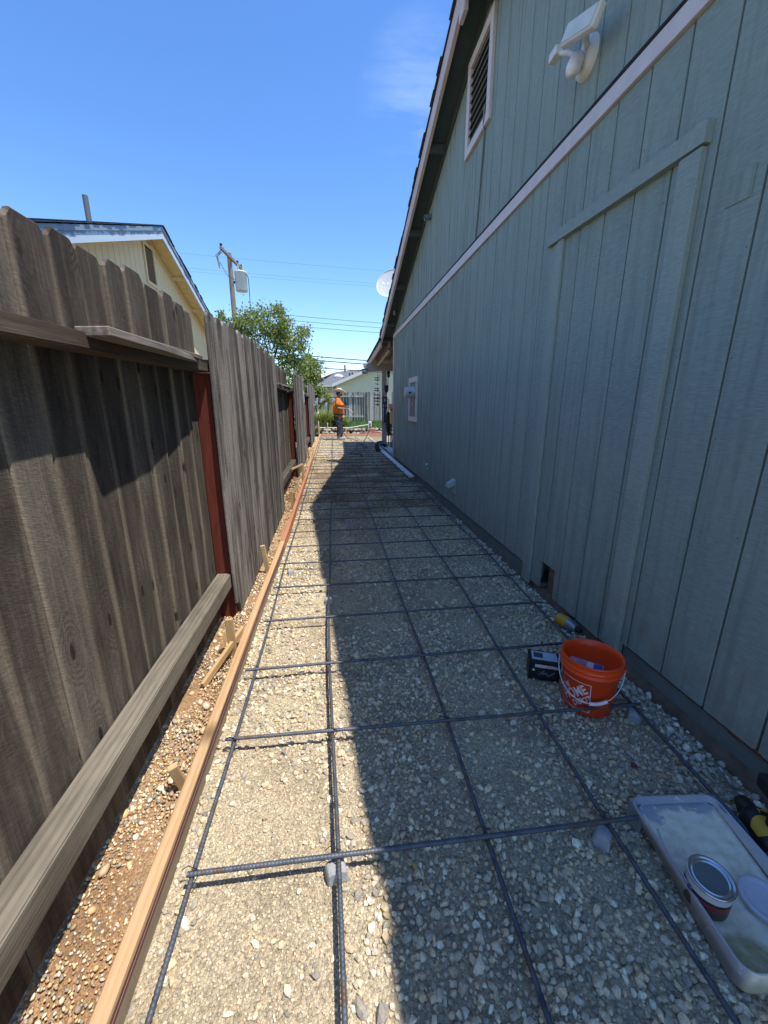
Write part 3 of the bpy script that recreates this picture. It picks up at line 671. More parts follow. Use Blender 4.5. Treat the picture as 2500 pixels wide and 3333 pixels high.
for s_, e in ((1, FB), (-1, FA)):
    poly = [(YP, ZP), (e, soff(e)), (e, soff(e)+.10), (YP, ZP+.10)]
    dk.prism(poly if s_ > 0 else poly[::-1], 'x', XR+.036, 8.8)
dk.build('roof_deck', teal_eave, house)
for k in range(-4, 5):
    y = YP+k*1.22
    if abs(k) == 0 or y > YC or y < YN: continue
    MB().box((XR+.036, y-.02, soff(y)-.085), (HX-.022, y+.02, soff(y)-.001)).build('lookout', teal_eave, house, at=(XR, y, soff(y)))
g = G('dark_shingle'); v_ = g.shifted()
shingle = g.done(g.mix(g.noise(v_, 60, 4), (.018,.018,.02), (.055,.052,.05)), .95, g.bump(g.noise(v_, 300, 3), .6, .003))
cs = math.cos(math.atan(PIT)); sn = math.sin(math.atan(PIT)); ncs = int((FB-YP)/cs/.145)+1
me_s = MB().box((0, 0, 0), (7.6, .165, .012)).mesh('shingle_course', shingle)
for side in (1, -1):
    for k in range(ncs if side > 0 else 39):
        d = k*.145; y = YP+side*(d*cs); z = soff(y)+.108
        o = link('shingle_course', me_s, house, (XR-.022+random.uniform(-.012, .010)-HX, y-4, z+.006), (-side*(math.atan(PIT)-.03), 0, 0))
        if side < 0: o.scale.y = -1
nl = MB()
for y in GY:
    if not YN < y < YC-.1: continue
    for z in np.arange(.28, 4.4, .31):
        zz = z+random.uniform(-.03, .03); yy_ = y+random.choice((-1, 1))*random.uniform(.014, .024)
        if 2.70 < zz < 2.86 or zz > soff(y)-.12 or (2.2 < y < 2.5 and zz < .4) or random.random() < .25: continue
        nl.ball((HX+.0002, yy_, zz), .0042, 1, sc_=(.35, 1, 1))
o = nl.build('nail_heads', plain('nail_paint', (.12,.14,.125), .6), house); o['kind'] = 'stuff'
# blocked-up doorway trim
for a, b in (((1.66, .115), (1.722, 2.256)), ((2.535, .055), (2.60, 2.29))):
    x_ = .028 if a[0] < 2 else .02
    MB().box((HX-x_, a[0]-.06 if a[0] < 2 else a[0], a[1]), (HX-.001, b[0]-.02 if a[0] < 2 else b[0], b[1]), bev=.003).build('door_jamb', teal_tr, house, at=(HX, a[0], 1))
MB().prism([(1.59, 2.262), (2.70, 2.292), (2.705, 2.352), (1.59, 2.335)], 'x', HX-.032, HX-.001).build('door_header', teal_tr, house, at=(HX, 2, 2.3))
MB().box((HX-.012, 2.605, .05), (HX-.001, 2.655, 2.285), bev=.002).build('door_jamb', teal_tr, house, at=(HX, 2.63, 1))
MB().box((HX-.004, 1.385, 2.005), (HX-.0005, 1.476, 2.10), bev=.001).build('cover_plate', teal, house, at=(HX, 1.43, 2.05))
# gable louvre
vent = link('gable_vent', None, house, (0, 0, 4.04)); ORG[vent.name] = Vector((HX, 4, 4.04))
y0, y1, z0, z1 = 3.93, 4.56, 3.66, 4.425; fwid = .075
for a, b in (((y0, z0), (y1, z0+fwid)), ((y0, z1-fwid), (y1, z1)), ((y0, z0+fwid+.001), (y0+fwid, z1-fwid-.001)), ((y1-fwid, z0+fwid+.001), (y1, z1-fwid-.001))):
    MB().box((HX-.03, a[0], a[1]), (HX-.001, b[0], b[1]), bev=.003).build('frame', mauve, vent, at=(HX, a[0], a[1]))
MB().box((HX-.003, y0+fwid, z0+fwid), (HX-.0015, y1-fwid, z1-fwid)).build('screen', dark_void, vent)
me_l = MB().box((-.024, 0, -.003), (.0, y1-y0-2*fwid, .003), Matrix.Rotation(R(-40), 4, 'Y')).mesh('slat', plain('slat_grey', (.16,.17,.165), .7))
for k in range(9): link('slat', me_l, vent, (-.004, y0+fwid-4, z0+fwid+.035+k*.066-4.04))
# things fixed on the wall ------------------------------------------------------------------------
def ring_light():
    t = thing('flood_light', 'white motion sensor flood light on the upper teal wall', 'light', (HX, 2.50, 3.11))
    Mx = Matrix.Translation((HX-.001, 2.50, 3.11)) @ Matrix.Rotation(R(-90), 4, 'Y')
    lm = plain('old_white_plastic', (.66,.65,.58), .45, var=.08)
    MB().lathe([(.001, .035), (.06, .034), (.085, .022), (.092, .0)], 32, Mx).build('base', lm, t)
    a = Vector((HX-.03, 2.47, 3.13)); b = Vector((HX-.10, 2.38, 3.14))
    MB().tube([a, a.lerp(b, .5)+Vector((0, 0, -.01)), b], .014, 10).build('arm', lm, t)
    M2 = Matrix.Translation((HX-.145, 2.342, 3.118)) @ Matrix.Rotation(R(23), 4, 'X') @ Matrix.Rotation(R(14), 4, 'Y')
    MB().box((-.016, -.158, -.045), (.022, .158, .045), M2, bev=.01).build('lamp_head', lm, t, at=(HX-.135, 2.345, 3.125))
    MB().box((-.0195, -.145, -.036), (-.0165, .145, .036), M2).build('lens', plain('flood_lens', (.62,.60,.47), .2), t)
    Ms = Matrix.Translation((HX-.075, 2.50, 3.075)) @ Euler((R(-10), R(25), 0)).to_matrix().to_4x4()
    MB().lathe([(.001, .055), (.03, .05), (.038, .03), (.038, -.02), (.03, -.045), (.001, -.055)], 20, Ms).build('sensor', white_p, t)
    MB().tube([(HX-.03, 2.52, 3.09), (HX-.06, 2.505, 3.085)], .018, 10).build('sensor_arm', lm, t)
    MB().box((HX-.13, 2.62, 3.20), (HX-.085, 2.70, 3.245), bev=.006).build('lamp_head', lm, t, at=(HX-.1, 2.66, 3.22))
    MB().tube([(HX-.03, 2.54, 3.14), (HX-.08, 2.58, 3.18), (HX-.10, 2.63, 3.21)], .012, 10).build('arm', lm, t)
ring_light()
em = thing('electric_meter', 'round grey electric meter on a mauve framed panel by the house corner', 'meter', (HX, 6.98, 1.42))
for a, b in (((6.62, 1.70), (7.34, 1.785)), ((6.62, 1.05), (7.34, 1.135)), ((6.64, 1.136), (6.72, 1.699)), ((7.25, 1.136), (7.33, 1.699))):
    MB().box((HX-.03, a[0], a[1]), (HX-.001, b[0], b[1]), bev=.003).build('frame', mauve, em, at=(HX, a[0], a[1]))
MB().box((HX-.012, 6.721, 1.137), (HX-.002, 7.249, 1.698)).build('panel', plain('panel_grey', (.20,.19,.19), .6), em, at=(HX, 7, 1.4))
Mx = Matrix.Translation((HX-.012, 6.92, 1.535)) @ Matrix.Rotation(R(-90), 4, 'Y')
MB().lathe([(.098, 0), (.098, .03), (.09, .034), (.09, .15), (.084, .158), (.001, .16)], 32, Mx).build('meter_can', plain('meter_grey', (.42,.46,.42), .4), em, at=(HX-.1, 6.92, 1.535))
MB().lathe([(.06, .1605), (.001, .162)], 24, Mx).build('dial', plain('meter_dial', (.62,.55,.45), .4), em)
MB().box((HX-.12, 6.815, 1.515), (HX-.08, 6.829, 1.545)).build('display', black_p, em)
MB().tube([(HX-.02, 6.98, 1.36), (HX-.02, 6.98, 1.32)], .02, 10).build('lug', grey_metal, em)
hv = thing('dryer_vent', 'pale green dryer vent hood low on the teal wall', 'vent', (HX, 4.49, .40))
pale = plain('pale_green_plastic', (.36,.44,.42), .6)
MB().prism([(0, .06), (-.075, .01), (-.085, -.035), (-.06, -.03), (0, -.0)], 'y', 4.43, 4.55, Matrix.Translation((HX-.001, 0, .42))).build('hood', pale, hv, at=(HX, 4.49, .42))
MB().box((HX-.012, 4.415, .315), (HX-.0015, 4.565, .425), bev=.002).build('flange', pale, hv, at=(HX, 4.49, .36))
tp = thing('hose_bib', 'small round pale tap cap on the lower teal wall', 'tap', (HX, 5.72, .46))
MB().lathe([(.001, .06), (.026, .058), (.028, .03), (.018, .028), (.018, 0)], 20, Matrix.Translation((HX-.001, 5.72, .46)) @ Matrix.Rotation(R(-78), 4, 'Y')).build('cap', pale, tp)
MB().tube([(HX-.03, 5.72, .455), (HX-.035, 5.71, .41)], .009, 8).build('spout', pale, tp)
ps = thing('pipe_stub', 'short vent pipe stub poking out high under the eave', 'pipe', (HX, 6.05, 3.78))
MB().tube([(HX+.0, 6.05, 3.78), (HX-.085, 6.03, 3.75)], .036, 16).build('pipe', plain('stub_paint', (.14,.19,.19), .6), ps)
MB().lathe([(.028, 0), (.028, .003), (.001, .003)], 16, Matrix.Translation((HX-.085, 6.03, 3.75)) @ Matrix.Rotation(R(-110), 4, 'Y')).build('opening', dark_void, ps)
cb = MB()
for off in (0, .011, .006):
    cb.tube([(HX-.008-off*.6, y, 2.826+off+.008*abs(noise.noise(Vector((y*1.2, off*90, 0))))) for y in np.linspace(YN, 8.1, 60)], .0052, 6)
tag(cb.build('cable', black_p, None, at=(HX, 4, 2.83)), 'black cables running along the top of the mauve belly band', 'cable')
tag(MB().tube([(HX-.035, 4.02, 3.80), (HX-.034, 4.03, 3.70), (HX-.012, 4.06, 3.6), (HX-.01, 4.10, 3.3), (HX-.010, 4.13, 3.0), (HX-.012, 4.15, 2.85)], .008, 8).build('cable', plain('painted_cable', (.17,.20,.19), .6), None, at=(HX, 4.1, 3.3)), 'painted cable hanging from the gable vent down to the belly band', 'cable')
MB().box((HX-.03, 8.95, .25), (HX-.001, 9.03, .36), bev=.004).build('outlet_box', plain('outlet_paint', (.12,.17,.18), .6), house, at=(HX, 9, .3))
# ---------------------------------------------------------------- satellite dish on the roof edge
sd = thing('satellite_dish', 'grey white satellite dish half hidden behind the roof edge', 'satellite dish', (1.20, 8.5, 3.35))
Md = Matrix.Translation((1.24, 8.5, 3.60)) @ Euler((R(66), R(0), R(-24))).to_matrix().to_4x4()
prof = [(.001, .0)]+[(r, .33*r*r) for r in np.linspace(.03, .29, 10)]+[(.296, .036), (.29, .022)]+[(r, .33*r*r-.006) for r in np.linspace(.27, .01, 8)]
dm = MB().lathe(prof, 40, Md)
dm.build('reflector', plain('dish_grey', (.56,.57,.57), .5), sd)
lg = MB(); pl = [[(-.215, .05), (-.185, .02), (-.165, -.005), (-.13, -.01), (-.125, .02), (-.15, .05), (-.175, .06)], [(-.085, -.02), (-.06, -.02), (-.04, .0), (-.04, .03), (-.06, .05), (-.085, .05)]]
for poly in pl: lg.add([(x, y, .33*(x*x+y*y)+.003) for x, y in poly], [tuple(range(len(poly)))], False, Md)
lg.build('emblem', white_p, sd)
MB().tube([(1.24, 8.6, 3.55), (1.32, 8.62, 3.42), (1.32, 8.62, 3.08)], .02, 10).build('mast', grey_metal, sd)

# ================================================================ PATIO COVER AT THE HOUSE CORNER
pc = thing('patio_cover', 'patio cover with mauve post and beam beyond the house corner', 'patio cover', (1.5, 12, .1))
PY0, PY1 = 9.75, 13.1
def pz(y): return 2.70-.045*(y-PY0)+.015
MB().prism([(PY0, pz(PY0)-.09), (PY1, pz(PY1)-.09), (PY1, pz(PY1)+.045), (PY0, pz(PY0)+.045)], 'x', XR-.012, XR+.022).build('fascia', pink_f, pc, at=(XR, 11, 2.6))
MB().prism([(PY0-.1, pz(PY0)+.047), (PY1+.04, pz(PY1)+.047), (PY1+.04, pz(PY1)+.075), (PY0-.1, pz(PY0)+.085)], 'x', XR-.05, 6.).build('roofing', shingle, pc, at=(2, 11, 2.7))
MB().prism([(PY0, pz(PY0)+.02), (PY1, pz(PY1)+.02), (PY1, pz(PY1)+.046), (PY0, pz(PY0)+.046)], 'x', XR+.023, 6.).build('roof_deck', plain('patio_deck_underside', (.17,.12,.09), .8), pc, at=(2, 11, 2.7))
raf = plain('rafter_paint', (.30,.235,.20), .7)
for x in (1.385, 1.75, 2.3):
    MB().prism([(PY0, pz(PY0)-.09), (12.28, pz(12.28)-.09), (12.28, pz(12.28)+.019), (PY0, pz(PY0)+.019)], 'x', x-.02, x+.02).build('rafter', raf, pc, at=(x, 11, 2.6))
beam_p = plain('beam_paint', (.40,.335,.32), .6, var=.1)
MB().prism([(.98, 2.42), (1.06, 2.30), (6., 2.30), (6., 2.51), (.98, 2.51)], 'y', 12.30, 12.40).build('beam', beam_p, pc, at=(2, 12.35, 2.4))
MB().box((1.53, 12.29, .13), (1.67, 12.41, 2.298), bev=.006).build('post', beam_p, pc, at=(1.6, 12.35, 1.2))
conc = plain('slab_concrete', (.34,.31,.28), .9, var=.15, scale=5, bump=.4)
tag(MB().box((1.465, 9.29, -.1), (6., 12.9, .132), bev=.01).build('patio_slab', conc, None, at=(3, 11, 0)), kind='structure')
bulb_m = plain('milky_bulb', (.62,.57,.47), .3)
for k in range(8):
    t = k/7; y = 9.95+2.1*t; x = 1.385
    b = thing('string_bulb', 'pale round string light bulb hung under the patio rafter', 'bulb', (x, y, pz(y)-.10), 'string lights under the patio cover')
    MB().ball((x, y, pz(y)-.155), .034, 2, sc_=(1, 1, 1.25)).build('globe', bulb_m, b, at=(x, y, pz(y)-.155))
    MB().tube([(x, y, pz(y)-.089), (x, y, pz(y)-.125)], .011, 8).build('socket', black_p, b)
lt = thing('lantern', 'small black wall lantern at the tip of the patio beam', 'lantern', (.99, 12.25, 2.3))
MB().box((.93, 12.2, 2.22), (1.09, 12.29, 2.25)).box((.93, 12.2, 2.33), (1.09, 12.29, 2.35)).box((.93, 12.2, 2.2505), (.945, 12.215, 2.3295)).box((1.075, 12.2, 2.2505), (1.09, 12.215, 2.3295)).build('frame', black_p, lt)
MB().box((.95, 12.222, 2.252), (1.07, 12.28, 2.328)).build('glass', plain('lantern_glass', (.6,.6,.58), .15), lt)
wc = thing('wind_chime', 'dark metal wind chime of stacked birds hanging from the patio beam', 'wind chime', (1.385, 12.2, 1.4))
MB().tube([(1.385, 12.2, 2.30), (1.385, 12.2, 1.32)], .004, 6).build('cord', dark_iron, wc)
for i, (z, wd) in enumerate(((2.10, .07), (2.04, .08), (1.93, .05), (1.80, .08), (1.74, .10), (1.62, .09), (1.52, .14), (1.44, .10), (1.34, .06))):
    m = MB().ball((1.385, 12.2, z), wd*.45, 1, sc_=(1., .5, .55 if i < 8 else 1.6), jit=.4)
    m.add([(1.385-wd, 12.2, z-.01), (1.27, 12.185, z+.02), (1.385+wd, 12.2, z-.012), (1.385, 12.215, z-.02)], [(0, 1, 2, 3), (3, 2, 1, 0)])
    m.build('chime_bird', dark_iron, wc, at=(1.385, 12.2, z))
for k in range(5): MB().tube([(1.39, 12.2, 2.19-.035*k), (1.47, 12.2, 2.19-.035*k)], .004, 5).build('rung', dark_iron, wc)
sg = thing('porch_sign', 'tall narrow dark blue porch sign with a white star on the patio post', 'sign', (1.60, 12.27, 1.1))
MB().box((1.525, 12.265, .81), (1.69, 12.288, 1.57), bev=.003).build('board', plain('sign_navy', (.035,.045,.06), .6), sg, at=(1.6, 12.28, 1))
wh = plain('sign_white', (.6,.6,.62), .7)
st = MB(); pts = [(.042*(1 if k % 2 == 0 else .42)*math.sin(k*math.pi/5), .042*(1 if k % 2 == 0 else .42)*math.cos(k*math.pi/5)) for k in range(10)]
st.prism([(1.605+a, 1.47+b) for a, b in pts], 'y', 12.2625, 12.2648); st.build('star', wh, sg)
for k in range(8):
    a = k*math.pi/4; MB().box((1.60+.062*math.cos(a), 12.2625, 1.465+.062*math.sin(a)), (1.61+.062*math.cos(a), 12.2648, 1.475+.062*math.sin(a))).build('dot', wh, sg)
for a, b, c, d in ((1.55, 1.575, 1.28, 1.34), (1.625, 1.65, 1.28, 1.34), (1.545, 1.572, .84, 1.25), (1.64, 1.668, .84, 1.20)):
    MB().box((a, 12.2625, c), (b, 12.2648, d)).build('stripe', wh, sg)
sk = thing('hanging_lamp', 'black lamp hanging by its cord beside the patio post', 'lamp', (1.63, 12.2, 1.8))
MB().tube([(1.70, 12.2, 2.29), (1.69, 12.2, 1.9), (1.645, 12.2, 1.60)], .012, 8).build('cord', black_p, sk)
MB().lathe([(.001, .10), (.06, .10), (.065, -.03), (.035, -.10), (.001, -.11)], 20, Matrix.Translation((1.645, 12.18, 1.79))).build('shade', black_p, sk)
MB().lathe([(.001, .0), (.045, 0), (.045, -.14), (.03, -.18), (.001, -.18)], 20, Matrix.Translation((1.71, 12.2, 2.29))).build('mount', black_p, sk)
ub = MB(); ub.lathe([(.010, .40), (.03, .46), (.06, .55), (.085, .75), (.088, .95), (.06, 1.08), (.02, 1.13), (.001, 1.14)], 14)
ub.v = [(a*(1+.25*math.sin(5*math.atan2(b, a))), b, c) for a, b, c in ub.v]; ub.v = [(a+1.71, b+12.15, c) for a, b, c in ub.v]
ub_t = thing('folded_umbrella', 'dark folded cloth umbrella standing beside the patio post', 'umbrella', (1.71, 12.15, .135))
ub.build('cloth', plain('charcoal_cloth', (.03,.03,.034), .95), ub_t)
MB().tube([(1.71, 12.15, .135), (1.71, 12.15, 1.5)], .011, 6).build('pole', dark_iron, ub_t)
tc_ = thing('tool_cart', 'yellow and orange tool cart mostly hidden by the house corner', 'cart', (1.74, 11.4, .13))
yel = plain('tool_yellow', (.62,.36,.03), .5)
MB().box((1.665, 11.3, .80), (1.95, 11.6, 1.17), bev=.02).build('tray', yel, tc_, at=(1.8, 11.4, .9))
MB().box((1.65, 11.3, 1.172), (1.95, 11.6, 1.22), bev=.015).build('rim', plain('tool_orange', (.6,.12,.02), .5), tc_, at=(1.8, 11.4, 1.2))
for yy_ in (11.33, 11.57): MB().tube([(1.70, yy_, .135), (1.68, yy_, .81)], .014, 8).build('leg', dark_iron, tc_)
MB().lathe([(.001, .0), (.11, 0), (.13, .14), (.12, .14), (.1, .02), (.001, .02)], 20, Matrix.Translation((1.74, 11.45, 1.221))).build('tan_bowl', plain('tan_clay', (.5,.30,.20), .8), tc_)
hb = MB(); pts = [(1.18+.05*math.sin(t*2), 11.2+.5*t, .15+.22*math.sin(min(t, 1)*math.pi)) for t in np.linspace(0, 1.1, 24)]
pts = [(1.30, 10.7, .10), (1.22, 10.75, .16), (1.20, 10.85, .24), (1.25, 11., .29), (1.33, 11.1, .30), (1.42, 11.2, .28), (1.50, 11.3, .22)]
pp = [Vector(pts[0])]
for a, b in zip(pts[:-1], pts[1:]): pp += [Vector(a).lerp(Vector(b), t) for t in (.2, .4, .6, .8, 1.)]
tag(hb.tube(pp, [.062*(1.1 if i % 2 else .94) for i in range(len(pp))], 14).build('drain_hose', black_p, None, at=(1.3, 11, .2)), 'thick black corrugated hose draped over the patio slab edge', 'hose')
ws = MB(); n = 9
vs = [(1.47+.36*i/n, 10.3+1.1*j/n, .137+.035*max(0, noise.noise(Vector((i*.7, j*.7, 2))))) for j in range(n+1) for i in range(n+1)]
ws.add(vs, [(j*(n+1)+i, j*(n+1)+i+1, (j+1)*(n+1)+i+1, (j+1)*(n+1)+i) for j in range(n) for i in range(n)], True)
o = tag(ws.build('plastic_sheet', plain('pale_plastic_sheet', (.55,.58,.66), .4), None, at=(1.6, 10.8, .14)), 'crumpled pale plastic sheet lying on the patio slab', 'sheet')
md = o.modifiers.new('t', 'SOLIDIFY'); md.thickness = .003
tag(MB().box((1.50, 9.42, .133), (1.58, 9.56, .48), bev=.01).build('black_box', black_p, None, at=(1.54, 9.5, .3)), 'black box standing on the slab just past the house corner', 'box')
# white trim board on the gravel
tag(MB().prism([(0, -.012), (.085, -.012), (.085, .012), (0, .012)], 'y', 0, 4.5, Matrix.Translation((1.315, 6.72, .105)) @ Euler((R(.5), R(-12), R(0.6))).to_matrix().to_4x4()).build('trim_board', pvc, None, at=(1.35, 9, .1)), 'long white trim board lying on the gravel along the house', 'board')

# ================================================================ TOOLS IN THE FOREGROUND
# bucket
BX, BY = 1.112, 1.388; BZ = SL*BY+.006; HB = .236; RB, RT = .102, .124
bk_t = thing('bucket', 'orange plastic bucket with a white logo and wire handle beside the house', 'bucket', (BX, BY, BZ))
org = plain('orange_plastic', (.92,.080,.010), .38, var=.06, spec=.5)
def br(z): return RB+(RT-.005-RB)*z/HB
prof = [(.001, .0), (RB-.006, 0), (RB, .006), (br(.18), .18), (RT-.001, .181), (RT, .184), (RT-.001, .1875), (br(.19)+.002, .189), (br(.20)+.002, .199), (RT+.001, .201), (RT+.002, .206), (RT, .209), (RT-.001, .228), (RT+.003, .230), (RT+.003, HB-.001), (RT-.001, HB), (RT-.006, HB-.002), (RT-.008, .2), (RB-.004, .006), (.001, .005)]
Mb = Matrix.Translation((BX, BY, BZ)) @ Matrix.Rotation(R(-2), 4, 'X') @ Matrix.Diagonal((1, 1, 1.06, 1))
MB().lathe(prof, 64, Mb).build('shell', org, bk_t)
def on_bucket(s_, t_, a0, off):                  # (along, up) on the side of the bucket
    z = t_; r = br(z)+off; a = a0+s_/r
    return Mb @ Vector((r*math.cos(a), r*math.sin(a), z))
A0 = R(205); wlogo = plain('white_print', (.72,.62,.60), .5)
def wrap_poly(m, polys, off=.0009):
    for p in polys:
        m.add([on_bucket(a, b, A0, off) for a, b in p], [tuple(range(len(p)))])
fr = MB(); Q = .066; cz = .088
for (x0, y0, x1, y1) in ((-Q, -Q, Q, -Q+.003), (-Q, Q-.003, Q, Q), (-Q, -Q+.003, -Q+.003, Q-.003), (Q-.003, -Q+.003, Q, Q-.003)):
    n = 10
    for k in range(n):
        a0_, a1_ = x0+(x1-x0)*k/n, x0+(x1-x0)*(k+1)/n
        b0_, b1_ = y0+(y1-y0)*k/n, y0+(y1-y0)*(k+1)/n
        if x1-x0 > y1-y0: wrap_poly(fr, [[(a0_, cz+y0), (a1_, cz+y0), (a1_, cz+y1), (a0_, cz+y1)]])
        else: wrap_poly(fr, [[(x0, cz+b0_), (x1, cz+b0_), (x1, cz+b1_), (x0, cz+b1_)]])
fr.build('logo_frame', wlogo, bk_t)
def text_mesh(txt, size, offset=.0):
    cu = bpy.data.curves.new('t', 'FONT'); cu.body = txt; cu.size = size; cu.align_x = 'CENTER'; cu.align_y = 'CENTER'; cu.offset = offset; cu.resolution_u = 3
    o = bpy.data.objects.new('t', cu); COL.objects.link(o); bpy.context.view_layer.update()
    me = bpy.data.meshes.new_from_object(o.evaluated_get(bpy.context.evaluated_depsgraph_get()))
    bpy.data.objects.remove(o); bpy.data.curves.remove(cu); return me
def logo_word(txt, size, wid, u, v_, rot):
    me = text_mesh(txt, size, size*.035)
    xs = [p.co.x for p in me.vertices]; k = wid/(max(xs)-min(xs)); ca, sa = math.cos(rot), math.sin(rot)
    m = MB(); vs = []
    for p in me.vertices:
        x = p.co.x*k+u; y = p.co.y+v_; vs.append(on_bucket(x*ca-y*sa, cz+x*sa+y*ca, A0, .0012))
    m.add(vs, [tuple(f.vertices) for f in me.polygons]); m.build('logo_word', wlogo, bk_t); bpy.data.meshes.remove(me)
logo_word('THE', .030, .048, -.026, .040, R(38)); logo_word('HOME', .054, .122, .0, .003, R(38)); logo_word('DEPOT', .032, .086, .014, -.036, R(38))
# bail
bw = MB(); pts = []
for k in range(25):
    t = math.pi*k/24; a = R(140)+t*1.0
    d = Vector((math.cos(R(230)), math.sin(R(230)), 0)); s_ = Vector((math.cos(R(140)), math.sin(R(140)), 0))
    p = s_*(RT+.006)*math.cos(t)+d*(RT+.012)*math.sin(t)
    pts.append(Mb @ Vector((p.x, p.y, .197-.112*math.sin(t)**.8)))
bw.tube(pts, .0018, 6); bw.build('bail_wire', white_p, bk_t)
gp = pts[13:18]
MB().tube(gp, .0072, 12).build('grip', white_p, bk_t)
for q in (pts[0], pts[-1]): MB().ball(q, .008, 1).build('bail_ear', org, bk_t, at=q)
# package inside
pk = thing('package', 'clear plastic package with blue and pink print lying inside the orange bucket', 'package', (BX+.01, BY+.02, BZ+.08))
Mp = Matrix.Translation((BX+.01, BY+.05, BZ+.112)) @ Euler((R(-30), R(10), R(-25))).to_matrix().to_4x4()
MB().box((-.075, -.003, -.06), (.075, .003, .06), Mp, bev=.002).build('bag', plain('pink_bag', (.55,.30,.42), .3, var=.3, scale=40), pk)
MB().box((.0, -.0045, .02), (.028, -.0035, .058), Mp).build('label_white', white_p, pk); MB().box((.03, -.0045, .02), (.066, -.0035, .058), Mp).build('label_blue', plain('label_blue', (.04,.14,.5), .4), pk)
# nail box
NB = thing('screw_box', 'black cardboard screw box with torn lid and white label next to the bucket', 'box', (1.0, 1.60, .015))
Mn = Matrix.Translation((1.012, 1.60, .014)) @ Matrix.Rotation(R(-22), 4, 'Z')
blk = plain('black_card', (.014,.014,.015), .4)
MB().box((-.072, -.048, 0), (.072, .048, .098), Mn, bev=.002).build('carton', blk, NB, at=(1.01, 1.6, .05))
MB().box((-.074, -.052, .0985), (.074, .05, .1015), Mn @ Matrix.Translation((0, 0, .0)) @ Matrix.Rotation(R(0), 4, 'X')).build('lid', blk, NB)
MB().box((-.058, -.030, .1018), (.062, .042, .1023), Mn).build('label_sheet', plain('label_grey', (.42,.45,.52), .5), NB)
MB().box((-.048, -.012, .1026), (-.005, .030, .1030), Mn).build('label_photo', plain('label_green', (.03,.06,.06), .5), NB)
MB().box((-.045, -.0505, .072), (.064, -.0492, .088), Mn).build('screw_label', plain('torn_white', (.55,.52,.55), .8, var=.3, scale=90), NB)
MB().box((-.032, -.0500, .026), (.056, -.0488, .060), Mn).build('window', plain('box_window', (.035,.035,.04), .12), NB)
MB().lathe([(.006, 0), (.003, .0006), (.001, .0008)], 16, Mn @ Matrix.Translation((-.050, -.0488, .054)) @ Matrix.Rotation(R(90), 4, 'X')).build('screw_icon', white_p, NB)
for k in range(4):
    MB().tube([Mn @ Vector((-.025+.018*k, -.0507, .032+.006*(k % 2))), Mn @ Vector((.0+.016*k, -.0507, .054-.01*(k % 3)))], .0012, 5).build('screw_print', grey_metal, NB)
txt = text_mesh('SCREWS', .012); m = MB(); 
bpy.data.meshes.remove(txt)
# impact driver behind the bucket
im = thing('impact_driver', 'yellow and black cordless impact driver lying behind the orange bucket', 'power tool', (1.375, 1.97, .02))
ylw = plain('tool_yellow_plastic', (.60,.33,.015), .45); alu = plain('cast_alloy', (.33,.33,.34), .35, .7)
Mi = Matrix.Translation((1.345, 2.035, .062)) @ Vector((.055, -.165, -.006)).to_track_quat('Z', 'Y').to_matrix().to_4x4()
MB().lathe([(.001, 0), (.030, .002), (.037, .012), (.038, .075), (.036, .078)], 24, Mi).build('motor_housing', ylw, im)
MB().lathe([(.0385, .0785), (.036, .10), (.026, .128), (.022, .136), (.001, .137)], 24, Mi).build('gear_case', alu, im)
MB().lathe([(.016, .137), (.017, .150), (.013, .165), (.001, .166)], 18, Mi).build('chuck', black_p, im)
MB().box((-.012, -.039, .01), (.014, -.030, .07), Mi, bev=.004).box((.02, -.03, .012), (.0392, .03, .045), Mi, bev=.003).build('grip_panel', black_p, im)
MB().box((.035, -.017, .03), (.15, .017, .065), Mi, bev=.01).build('handle', black_p, im); MB().box((.15, -.035, .0), (.185, .035, .11), Mi, bev=.008).build('battery', black_p, im)
# drill at the right edge
dr = thing('cordless_drill', 'black and yellow cordless drill with a bit lying by the wall beside the paint tray', 'power tool', (1.28, .80, .03))
Mdr = Matrix.Translation((1.255, .70, .068)) @ Vector((.07, .20, -.012)).to_track_quat('Z', 'Y').to_matrix().to_4x4()
MB().lathe([(.001, -.005), (.039, 0), (.046, .012), (.047, .09), (.038, .115), (.030, .118)], 24, Mdr).build('body', black_p, dr)
MB().lathe([(.0295, .1185), (.027, .15), (.020, .172), (.012, .178), (.001, .178)], 20, Mdr).build('chuck', dark_iron, dr)
MB().tube([Mdr @ Vector((0, 0, .178)), Mdr @ Vector((0, 0, .20)), Mdr @ Vector((0, 0, .201)), Mdr @ Vector((0, 0, .31))], [.006, .006, .004, .0032], 8).build('drill_bit', alu, dr)
up_l = Mdr.to_3x3().inverted() @ Vector((-.45, -.35, .82)); a_up = math.atan2(up_l.y, up_l.x)
def drill_patch(name, z0, z1, da, r0, mat, a0=a_up):
    vs = []
    for k in range(13):
        a = a0-da+2*da*k/12; t = abs(k-6)/6
        for z in (z0+.012*t*t, z1-.02*t*t): vs += [Mdr @ Vector((r0*math.cos(a), r0*math.sin(a), z))]
    MB().add(vs, [(2*k, 2*k+2, 2*k+3, 2*k+1) for k in range(12)], True).build(name, mat, dr)
drill_patch('side_panel', .010, .074, .80, .0482, ylw); drill_patch('badge', .088, .100, .4, .0478, ylw, a_up+.6)
MB().box((-.016, .03, .02), (.016, .14, .055), Mdr, bev=.01).build('handle', black_p, dr); MB().box((-.036, .14, -.02), (.036, .19, .09), Mdr, bev=.01).build('battery', black_p, dr)
MB().box((-.037, .150, -.012), (-.0365, .18, .06), Mdr).build('badge', ylw, dr)
